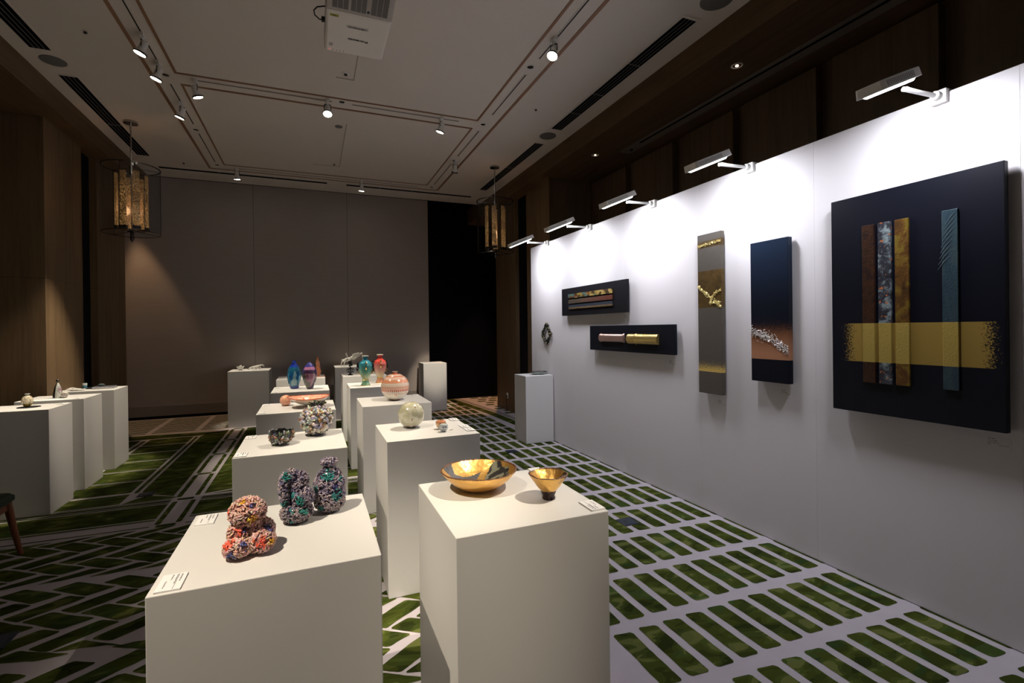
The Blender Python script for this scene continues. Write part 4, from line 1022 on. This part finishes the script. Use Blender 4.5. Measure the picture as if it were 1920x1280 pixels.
def apple(loc, R, label, colf, stem):
    t = thing('porcelain_apple', label, 'porcelain apple', loc); v = []; cc = []; seg, rg = 72, 48
    for i in range(rg + 1):
        th = pi * i / rg; r0 = R * (sin(th) * (1 + .12 * cos(th))); z0 = R * (.95 * cos(th) - .32 * math.exp(-(th / .45) ** 2)) + R * .95
        for k in range(seg): a = 2 * pi * k / seg; v.append((r0 * cos(a), r0 * sin(a), z0)); cc.append(colf(th, a))
    f = [(i * seg + k, (i + 1) * seg + k, (i + 1) * seg + (k + 1) % seg, i * seg + (k + 1) % seg) for i in range(rg) for k in range(seg)]
    MB().add(v, f, 0, cc).build('body', POR, t, True, cols=True, ang=0)
    if stem: MB().tube([(0, 0, R * 1.45), (.002, 0, R * 1.8), (.006, 0, R * 2.25)], [.003, .002, .0025], 7).build('stem', pm('stem_brown', (.12, .05, .02), .4), t, True)
def eyes(th, a, c0, c1, dark):
    q = math.atan2(sin(a + pi / 2), cos(a + pi / 2))
    if (abs(q - .28) ** 2 + (th - 1.45) ** 2) < .035 or (abs(q + .32) ** 2 + (th - 1.45) ** 2) < .035: return dark
    if abs(q) < .5 and 1.95 < th < 2.1: return c1
    return None
apple((.762, 3.075, .9), .033, 'tiny orange porcelain apple with a skull face and stem', lambda th, a: eyes(th, a, 0, (.5, .05, .02), (.12, .03, .02)) or ((.62, .24, .10) if th < 1.3 or noise.noise(Vector((a * 2, th * 3, 0))) > .2 else (.72, .50, .28)), True)
apple((.757, 2.985, .9), .0285, 'tiny white and blue grey porcelain apple in front of the orange one', lambda th, a: eyes(th, a, 0, (.3, .3, .35), (.2, .2, .24)) or ((.62, .66, .66) if noise.noise(Vector((cos(a) * 4, sin(a) * 4, th * 5))) < .2 else (.30, .33, .42)), False)
MB_ = MB().tube([(0, 0, .003), (.012, .004, .003), (.022, .0, .003)], .003, 6); o = MB_.build('porcelain_leaf', pm('leaf_white', (.7, .66, .6), .3), None, True, loc=(.80, 3.0, .9)); tag(o, 'tiny pale porcelain leaf lying right of the white apple', 'ornament')

# ------------------------------------------------------------------ striped round vase
def cstr(th, a):
    u = th
    if u < .35: return ORG
    if u < .62: return ORL if sin(a * 44 + 0) * sin(u * 60) > 0 else CRM
    if u < .70: return ORG
    if u < .95: return ORL if (sin(a * 60) > 0) == (sin(u * 80) > 0) else CRM
    if u < 1.22: return (.68, .27, .14) if sin(u * 90) > -.3 else ORL
    if u < 1.42: return CRM if abs(sin(a * 30 + (u - 1.2) * 16)) > .45 else (.62, .32, .2)
    if u < 1.62: return (.64, .22, .11) if sin(u * 110) > -.2 else CRM
    if u < 1.72: return ORL if abs(sin(a * 30 - u * 20)) > .5 else CRM
    if u < 1.90: return ORG if abs(sin(a * 22)) > .25 + (u - 1.72) * 4.2 else CRM
    if u < 2.05: return ORL if (abs(sin(a * 22)) > .85 and u > 1.96) else CRM
    if u < 2.35: return (.75, .40, .25) if (sin(a * 11 + 1) > .55 and sin(u * 16 + sin(a * 5)) > .3) else CRM
    if u < 2.75: return CRM
    return ORL if sin(a * 50) > 0 else CRM
t = thing('striped_vase', 'round vase with orange and white lace bands and a tiny neck', 'vase', (.700, 4.52, .9))
v, f, cc = gridsphere((0, 0, .122), .127, 264, 170, cstr, .965)
MB().add(v, f, 0, cc).build('body', POR, t, True, cols=True, ang=0)
MB().lathe([(.016, .235), (.015, .250), (.023, .256), (.024, .262), (.014, .263), (.012, .245)], seg=32).build('neck', pm('neck_cream', (.76, .60, .5), .2), t, True)
MB().lathe([(.035, 0), (.036, .002), (.032, .008)], seg=32).build('foot', pm('foot_orange', (.5, .12, .05), .3), t, True)

# ------------------------------------------------------------------ tall handled vases
def tallvase(loc, label, top, mid, low, footc, S=1.0, rz=0):
    t = thing('handled_vase', label, 'vase', loc, rz)
    def lerp(a, b_, u): return tuple(x * (1 - u) + y_ * u for x, y_ in zip(a, b_))
    def c(z, a):
        u = z / .34
        if u < .20: return footc
        base = lerp(low, mid, min(1, (u - .2) / .3)) if u < .5 else lerp(mid, top, min(1, (u - .5) / .3))
        return tuple(x * (1 - .15 * noise.noise(Vector((a * 3, z * 60, 1)))) for x in base)
    prof = [(.055, 0), (.050, .012), (.040, .035), (.034, .06), (.034, .072), (.042, .09), (.058, .13), (.072, .185), (.078, .23), (.070, .262), (.045, .285), (.028, .297), (.026, .32), (.036, .336), (.038, .342), (.030, .342)]
    prof = [(r * S, z * S) for r, z in prof]; v, f, cc = glassbody(prof, lambda z, a: c(z / S, a), seg=48)
    MB().add(v, f, 0, cc).build('body', POR, t, True, cols=True, ang=0)
    MB().lathe([(.0385 * S, .337 * S), (.0395 * S, .343 * S), (.030 * S, .345 * S), (.0, .335 * S)], seg=32).build('lip', pm('lip_cream', (.65, .6, .5), .25), t, True)
    MB().lathe([(.034 * S, .062 * S), (.0385 * S, .067 * S), (.034 * S, .072 * S), (.034 * S, .062 * S)], seg=32).lathe([(.0555 * S, 0), (.0565 * S, .003), (.0535 * S, .007)], seg=32).build('gold_band', GOLDP, t, True)
    for q in (-pi / 2, pi / 2):
        d = Vector((cos(q), sin(q), 0))
        MB().tube([d * .060 * S + Vector((0, 0, .278 * S)), d * .085 * S + Vector((0, 0, .282 * S)), d * .098 * S + Vector((0, 0, .255 * S)), d * .090 * S + Vector((0, 0, .215 * S)), d * .076 * S + Vector((0, 0, .19 * S))], [.005, .006, .007, .006, .008], 9).build('handle', GOLDP, t, True)
    for q in (0, pi):
        d = Vector((cos(q), sin(q), 0)); s = MB()
        s.ell(d * .080 * S + Vector((0, 0, .225 * S)), (.017, .026, .042), 14, 10); s.ell(d * .090 * S + Vector((0, 0, .185 * S)), (.012, .016, .026), 12, 8); s.ell(d * .076 * S + Vector((0, 0, .255 * S)), (.014, .02, .018), 12, 8)
        s.build('dark_ornament', DCHROME if q else pm('black_glaze', (.01, .01, .01), .12, 0), t, True)
        MB().tube([d * .086 * S + Vector((0, -.012, .175 * S)), d * .080 * S + Vector((0, -.014, .15 * S)), d * .066 * S + Vector((0, -.01, .13 * S))], [.006, .005, .003], 7).build('gold_drop', GOLDP, t, True)
tallvase((.572, 5.87, .9), 'tall teal to green vase with gold handles and black side ornaments', (.02, .22, .32), (.10, .33, .25), (.35, .36, .12), (.16, .32, .20))
tallvase((.765, 6.09, .9), 'tall red to green vase with gold handles, right of the teal vase', (.55, .05, .04), (.55, .22, .18), (.42, .38, .18), (.60, .27, .15))

# ------------------------------------------------------------------ black ornament, white insect, small whites
t = thing('dark_ornament', 'small shiny black ornament with looping arms on a round base', 'ornament', (.508, 7.33, .9))
MB().lathe([(.040, 0), (.042, .005), (.018, .018), (.010, .035), (.008, .12), (0, .125)], seg=24).build('stand', DCHROME, t, True)
s = MB()
for a in range(0, 360, 60):
    q = radians(a); d = Vector((cos(q), sin(q), 0)); s.tube([d * .005 + Vector((0, 0, .04)), d * .04 + Vector((0, 0, .045)), d * .052 + Vector((0, 0, .075)), d * .03 + Vector((0, 0, .10)), d * .006 + Vector((0, 0, .085))], [.006, .007, .007, .006, .005], 8)
s.build('loop_arm', DCHROME, t, True)
s = MB(); rd = random.Random(3)
for i in range(14): s.ell((rd.gauss(0, .012), rd.gauss(0, .01), .13 + rd.random() * .065), (.011, .010, .014), 8, 6)
s.build('figure_top', pm('black_lacquer', (.02, .018, .016), .12, .3), t, True)
IV = pm('white_bisque', (.66, .65, .60), .45)
t = thing('insect_sculpture', 'white porcelain insect with raised wings and long jointed legs', 'sculpture', (.63, 9.24, .9))
MB().ell((-.045, 0, .115), (.075, .03, .034), 20, 12, rot=RX(-18, 'Y')).ell((.045, 0, .145), (.045, .028, .03), 16, 10).build('abdomen', IV, t, True)
MB().ell((-.115, 0, .10), (.028, .026, .024), 14, 10).ell((-.13, -.016, .108), (.01, .01, .012), 8, 6).build('head', IV, t, True)
s = MB()
for sy in (-1, 1):
    o_ = len(s.v)
    for (bx, tipx, tipz) in ((-.03, -.05, .235), (.03, .17, .235)):
        P = [(bx, sy * .02, .14), (bx + (tipx - bx) * .4 - .03, sy * .05, .21), (tipx, sy * .075, tipz), (tipx + .015, sy * .07, tipz - .045), (bx + (tipx - bx) * .6 + .02, sy * .05, .155)]
        n = len(P); v = P + [(x, y + .004, z) for x, y, z in P]
        s.add(v, [tuple(range(n))[::-1], tuple(range(n, 2 * n))] + [(i, (i + 1) % n, n + (i + 1) % n, n + i) for i in range(n)])
s.build('wing', IV, t, bevel=.001)
for sy in (-1, 1):
    for ax, kx, kz, fx in ((-.09, -.135, .085, -.155), (-.04, -.09, .075, -.105), (.06, .215, .235, .245)):
        MB().tube([(ax, sy * .02, .105), (kx, sy * .055, kz), (fx, sy * .065, .002)], [.009, .007, .004], 8).build('insect_leg', IV, t, True)
t = thing('shell_bowl', 'tiny white crinkled bowl on the back left pedestal', 'bowl', (-1.10, 9.2, .9))
MB().lathe([(.018, 0), (.02, .005), (.04, .035), (.052, .06), (.047, .06), (.03, .03), (.001, .02)], seg=36, wob=lambda r, z, a: (r * (1 + .12 * sin(6 * a)), z + .012 * sin(5 * a) * (z > .05))).build('bowl_body', IV, t, True)
MB().ell((0, 0, .058), (.026, .022, .02), 10, 7, disp=.3).ell((.01, 0, .075), (.012, .012, .012), 8, 6).build('filling', IV, t, True)
t = thing('reclining_sculpture', 'long low white sculpture like a crouching creature, right of the tiny bowl', 'sculpture', (-.875, 9.22, .9))
MB().tube([(-.12, 0, .012), (-.08, 0, .03), (-.03, .0, .045), (.03, 0, .055), (.07, 0, .070), (.105, 0, .075), (.125, 0, .05)], [.008, .016, .020, .019, .012, .010, .006], 10).build('body', IV, t, True)
s = MB()
for x, fx in ((-.06, -.10), (-.02, -.05), (.04, .0), (.07, .06)):
    for sy in (-1, 1): s.tube([(x, sy * .012, .035), ((x + fx) / 2, sy * .04, .035), (fx, sy * .045, .002)], [.007, .006, .004], 7)
s.build('limb', IV, t, True)

# ------------------------------------------------------------------ dish on the wall pedestal
t = thing('oval_plate', 'grey green oval plate with black rim on the pedestal beside the display wall', 'plate', (2.90, 6.10, .9))
MB().lathe([(.07, 0), (.10, .012), (.125, .02), (.122, .024), (.09, .014), (0, .012)], seg=44, wob=lambda r, z, a: (r * (1 - .35 * abs(sin(a))), z)).build('plate_body', pm('celadon', (.25, .29, .26), .2), t, True)
MB().lathe([(.118, .030), (.127, .034), (.124, .039), (.110, .033), (.118, .030)], c=(.012, .02, 0), seg=44, wob=lambda r, z, a: (r * (1 - .35 * abs(sin(a))), z)).build('black_rim', pm('rim_black', (.01, .01, .01), .15), t, True)

# ------------------------------------------------------------------ left pedestals
o = MB().lathe([(0, .0), (.078, .0), (.078, .003), (0, .003)], seg=48).build('black_disc', BLACK, None, loc=(-2.305, 5.575, .9005)); tag(o, 'round black disc under the round yellow vase', 'mat')  # thin black disc, wider than the vase
def cyel(th, a):
    n = noise.noise(Vector((cos(a) * 3, sin(a) * 3, th * 4))); m_ = noise.noise(Vector((cos(a) * 6, sin(a) * 6, th * 7 + 9)))
    if th > 2.0: return (.72, .48, .06) if n > -.2 else (.1, .12, .1)
    if n > .25: return (.32, .34, .24)
    if m_ > .35: return (.5, .06, .04)
    return (.70, .62, .42) if m_ < 0 else (.55, .52, .40)
t = thing('round_vase', 'small round vase painted yellow, grey and cream with a flat neck', 'vase', (-2.315, 5.575, .904))
v, f, cc = gridsphere((0, 0, .052), .040, 90, 60, cyel, 1.28)
MB().add(v, f, 0, cc).build('body', POR, t, True, cols=True, ang=0)
MB().lathe([(.010, .1), (.010, .108), (.019, .112), (.019, .116), (.008, .117)], seg=24).build('neck', pm('neck_grey', (.5, .5, .45), .3), t, True)
t = thing('cone_vase', 'cone shaped black and white vase with circular motif and dark collar', 'vase', (-2.36, 6.25, .9))
def ccone(z, a):
    q = math.atan2(sin(a + .9), cos(a + .9))
    if q < -.9 or q > 1.9: return (.02, .02, .022)
    d = ((q - .35) * .045) ** 2 + (z - .085) ** 2; d = math.sqrt(d)
    if d < .036: return (.45, .2, .28) if d < .014 else ((.06, .05, .07) if sin(d * 900) > 0 else (.66, .62, .6))
    return (.62, .64, .60)
v, f, cc = glassbody([(.038, 0), (.040, .004), (.034, .06), (.026, .105), (.014, .135), (.010, .15)], ccone, seg=72)
MB().add(v, f, 0, cc).build('body', POR, t, True, cols=True, ang=0)
MB().lathe([(.010, .148), (.011, .156), (.009, .16)], seg=20).build('gold_collar', GOLDP, t, True)
MB().lathe([(.009, .16), (.014, .168), (.013, .178), (.007, .184), (0, .185)], seg=20).build('dark_stopper', pm('stopper_black', (.01, .01, .01), .2), t, True)
def cbal(th, a):
    q = math.atan2(sin(a + 1.2), cos(a + 1.2)); d = math.hypot(q * .6, th - 1.5)
    if d < .62: return (.12, .1, .1) if sin(d * 26) > .1 else (.62, .55, .5)
    return (.62, .58, .50)
t = thing('round_vase', 'tiny cream ball vase with swirl, right of the cone shaped vase', 'vase', (-2.295, 6.22, .9))
v, f, cc = gridsphere((0, 0, .032), .030, 60, 40, cbal, 1.08)
MB().add(v, f, 0, cc).build('body', POR, t, True, cols=True, ang=0)
MB().lathe([(.005, .06), (.004, .072), (0, .075)], seg=12).build('tip', IV, t, True)
o = MB()
for (x, y, z, rx, ry, rz_, an) in ((0, 0, .014, .06, .04, .012, 5), (-.025, .01, .022, .03, .02, .012, -12), (.05, .0, .012, .04, .03, .010, 10), (.085, .01, .008, .02, .025, .008, -15), (.02, -.01, .024, .035, .015, .007, 18)):
    o.ell((x, y, z), (rx, ry, rz_), 14, 8, rot=RX(an, 'Y'), disp=.35, ds=40)
o = o.build('folded_cloth', pm('white_cloth', (.72, .70, .66), .8), None, True, loc=(-2.48, 6.93, .902)); tag(o, 'crumpled white cloth on the farthest left pedestal', 'cloth')
o = MB().box((-.10, -.10, 0), (.10, .10, .006)).build('serving_tray', pm('tray_dark', (.05, .055, .055), .25, .3), None, bevel=.002, loc=(-2.44, 7.14, .9005)); tag(o, 'flat dark tray under the pale blue cup', 'tray')
t = thing('glass_cup', 'small pale blue cup with frosted white upper half', 'cup', (-2.46, 7.17, .9068))
MB().lathe([(.0, 0), (.021, 0), (.023, .028), (.0232, .03)], seg=28).build('cup_base', pm('blue_cup', (.10, .24, .32), .2), t, True)
MB().lathe([(.0233, .030), (.0238, .054), (.0215, .054), (.020, .034), (0, .033)], seg=28).build('cup_rim', pm('frosted_cup', (.55, .62, .62), .35), t, True)
t = thing('stone_bowl', 'small dark rounded stone bowl on top of the books', 'bowl', (-2.27, 7.07, .926))
MB().lathe([(.0, 0), (.02, .001), (.034, .012), (.032, .022), (.02, .028), (.0, .026)], seg=28).build('bowl_body', pm('dark_stone', (.06, .08, .08), .25), t, True)
MB().lathe([(.020, .0282), (.012, .026), (0, .025)], seg=24).build('pale_inside', pm('pale_in', (.45, .47, .42), .3), t, True)
bk = [(.0, .013, (.42, .43, .45), 'lower thin grey picture book in the pair on the farthest left pedestal'), (.0135, .012, (.12, .12, .15), 'upper thin dark picture book lying under the stone bowl')]
for z, h, c_, l in bk:
    t = thing('picture_book', l, 'book', (-2.235, 7.05, .9005 + z), .06 if z else 0)
    MB().box((-.10, -.07, 0), (.10, .07, .0015)).box((-.10, -.07, h - .0015), (.10, .07, h)).box((-.10, .068, 0), (.10, .07, h)).build('cover', pm('book_cover', c_, .3), t)
    MB().box((-.097, -.067, .0016), (.097, .066, h - .0016)).build('pages', PAPER, t)

# ------------------------------------------------------------------ floor outlets, wall socket, chair
def outlet(x, y, label, w_=.14):
    t = thing('floor_outlet', label, 'floor outlet', (x, y, .0015))
    MB().box((-w_ / 2, -w_ / 2, 0), (w_ / 2, w_ / 2, .004)).build('plate', DARKC, t, bevel=.001)
    MB().box((-w_ * .33, -w_ * .36, .004), (w_ * .33, w_ * .36, .006)).build('lid', pm('outlet_lid', (.03, .04, .065), .4, .4), t, bevel=.001); ld = C.objects[-1]
    MB().box((-w_ * .2, -.02, .006), (-w_ * .12, .02, .0065)).build('latch', BLACK, ld)
outlet(2.29, 3.215, 'navy metal floor outlet in the carpet right of the golden bowls pedestal', .135)
outlet(2.298, 5.64, 'navy floor outlet in the carpet in front of the wall side pedestal', .135)
outlet(-1.475, 5.62, 'navy floor outlet in the dark carpet right of the left pedestals', .13)
outlet(-1.49, 3.235, 'navy floor outlet in the patterned carpet at the bottom left edge', .15)
t = thing('wall_socket', 'small wall socket with plug low on the far right column', 'socket', (3.40, 8.52, .28))
MB().box((-.006, -.035, -.05), (0, .035, .05)).build('plate', SATIN, t, bevel=.002)
MB().box((-.03, -.018, -.03), (-.006, .018, .0)).tube([(-.025, 0, -.03), (-.03, 0, -.1), (-.02, -.01, -.2), (-.03, -.08, -.27)], .005, 6).build('plug', BLACK, t)
t = thing('wooden_chair', 'wooden chair with dark green seat cushion, cut by the left edge', 'chair', (-2.15, 4.19, 0))
WC = wood('cherry_wood', (.20, .07, .035), (.12, .04, .02), (14, 14, 1), .4)
def rsq(h, r, n=6):
    o_ = []
    for cx, cy, a0 in ((h - r, h - r, 0), (-h + r, h - r, 90), (-h + r, -h + r, 180), (h - r, -h + r, 270)):
        for k in range(n + 1): a = radians(a0 + 90 * k / n); o_.append((cx + r * cos(a), cy + r * sin(a)))
    return o_
ol = rsq(.255, .07); n = len(ol); s = MB(); lay = [(.94, .395), (1.0, .41), (1.0, .435), (.93, .452), (.6, .458)]
s.add([(x * q, y * q, z) for q, z in lay for x, y in ol], [(i * n + k, i * n + (k + 1) % n, (i + 1) * n + (k + 1) % n, (i + 1) * n + k) for i in range(4) for k in range(n)] + [tuple(range(n))[::-1], tuple(range(4 * n, 5 * n))])
s.build('seat', pm('green_cushion', (.02, .032, .02), .9), t, True)
MB().box((-.215, -.215, .335), (.215, -.19, .397)).box((-.215, .19, .335), (.215, .215, .397)).box((.19, -.19, .335), (.215, .19, .397)).box((-.215, -.19, .335), (-.19, .19, .397)).build('apron', WC, t, bevel=.003)
for sx in (-1, 1):
    for sy in (-1, 1):
        MB().tube([(sx * .205, sy * .215, .40), (sx * .225, sy * .245, .2), (sx * .248, sy * .28, .0)], [.024, .020, .014], 12).build('leg', WC, t, True)
for sy in (-1, 1): MB().tube([(-.215, sy * .2, .38), (-.26, sy * .2, .6), (-.30, sy * .19, .80)], [.020, .018, .015], 10).build('back_post', WC, t, True)
MB().box((-.315, -.2, .68), (-.275, .2, .80)).build('backrest', WC, t, bevel=.01)

# ------------------------------------------------------------------ lights standing in the rear bay and soffits
def baylight(x, y, z, tx, ty, tz, en, cone, col, label):
    t = thing('unseen_bay_light', label, 'downlight', (x, y, z))
    MB().lathe([(.05, 0), (.05, -.006), (.035, -.006), (.03, 0)], seg=24).build('ring', DCHROME, t, True)
    L = bpy.data.lights.new('bay_beam', 'SPOT'); L.energy = en; L.color = col; L.spot_size = radians(cone); L.spot_blend = .5; L.shadow_soft_size = .04
    lo = bpy.data.objects.new('bay_beam', L); C.objects.link(lo); lo.parent = t; lo.location = (0, 0, -.02)
    d = Vector((tx - x, ty - y, tz - z)); lo.rotation_euler = d.to_track_quat('-Z', 'Y').to_euler()
baylight(3.7, 9.75, ZS, 3.25, 9.6, 0, 330, 46, (1, .50, .22), 'downlight in the soffit of the dark bay at the back right')
baylight(-2.75, 9.37, ZS, -2.1, 9.15, 0, 130, 40, (1, .62, .32), 'warm light added in the soffit at the back left corner')  # added for the warm glow on the carpet, its fixture is unseen
baylight(-2.3, 10.02, 4.49, -2.3, 10.0, 0, 170, 62, (1, .62, .32), 'unseen light added behind the left window shade, lighting the carpet edge')  # unseen light added to brighten the floor behind the shade
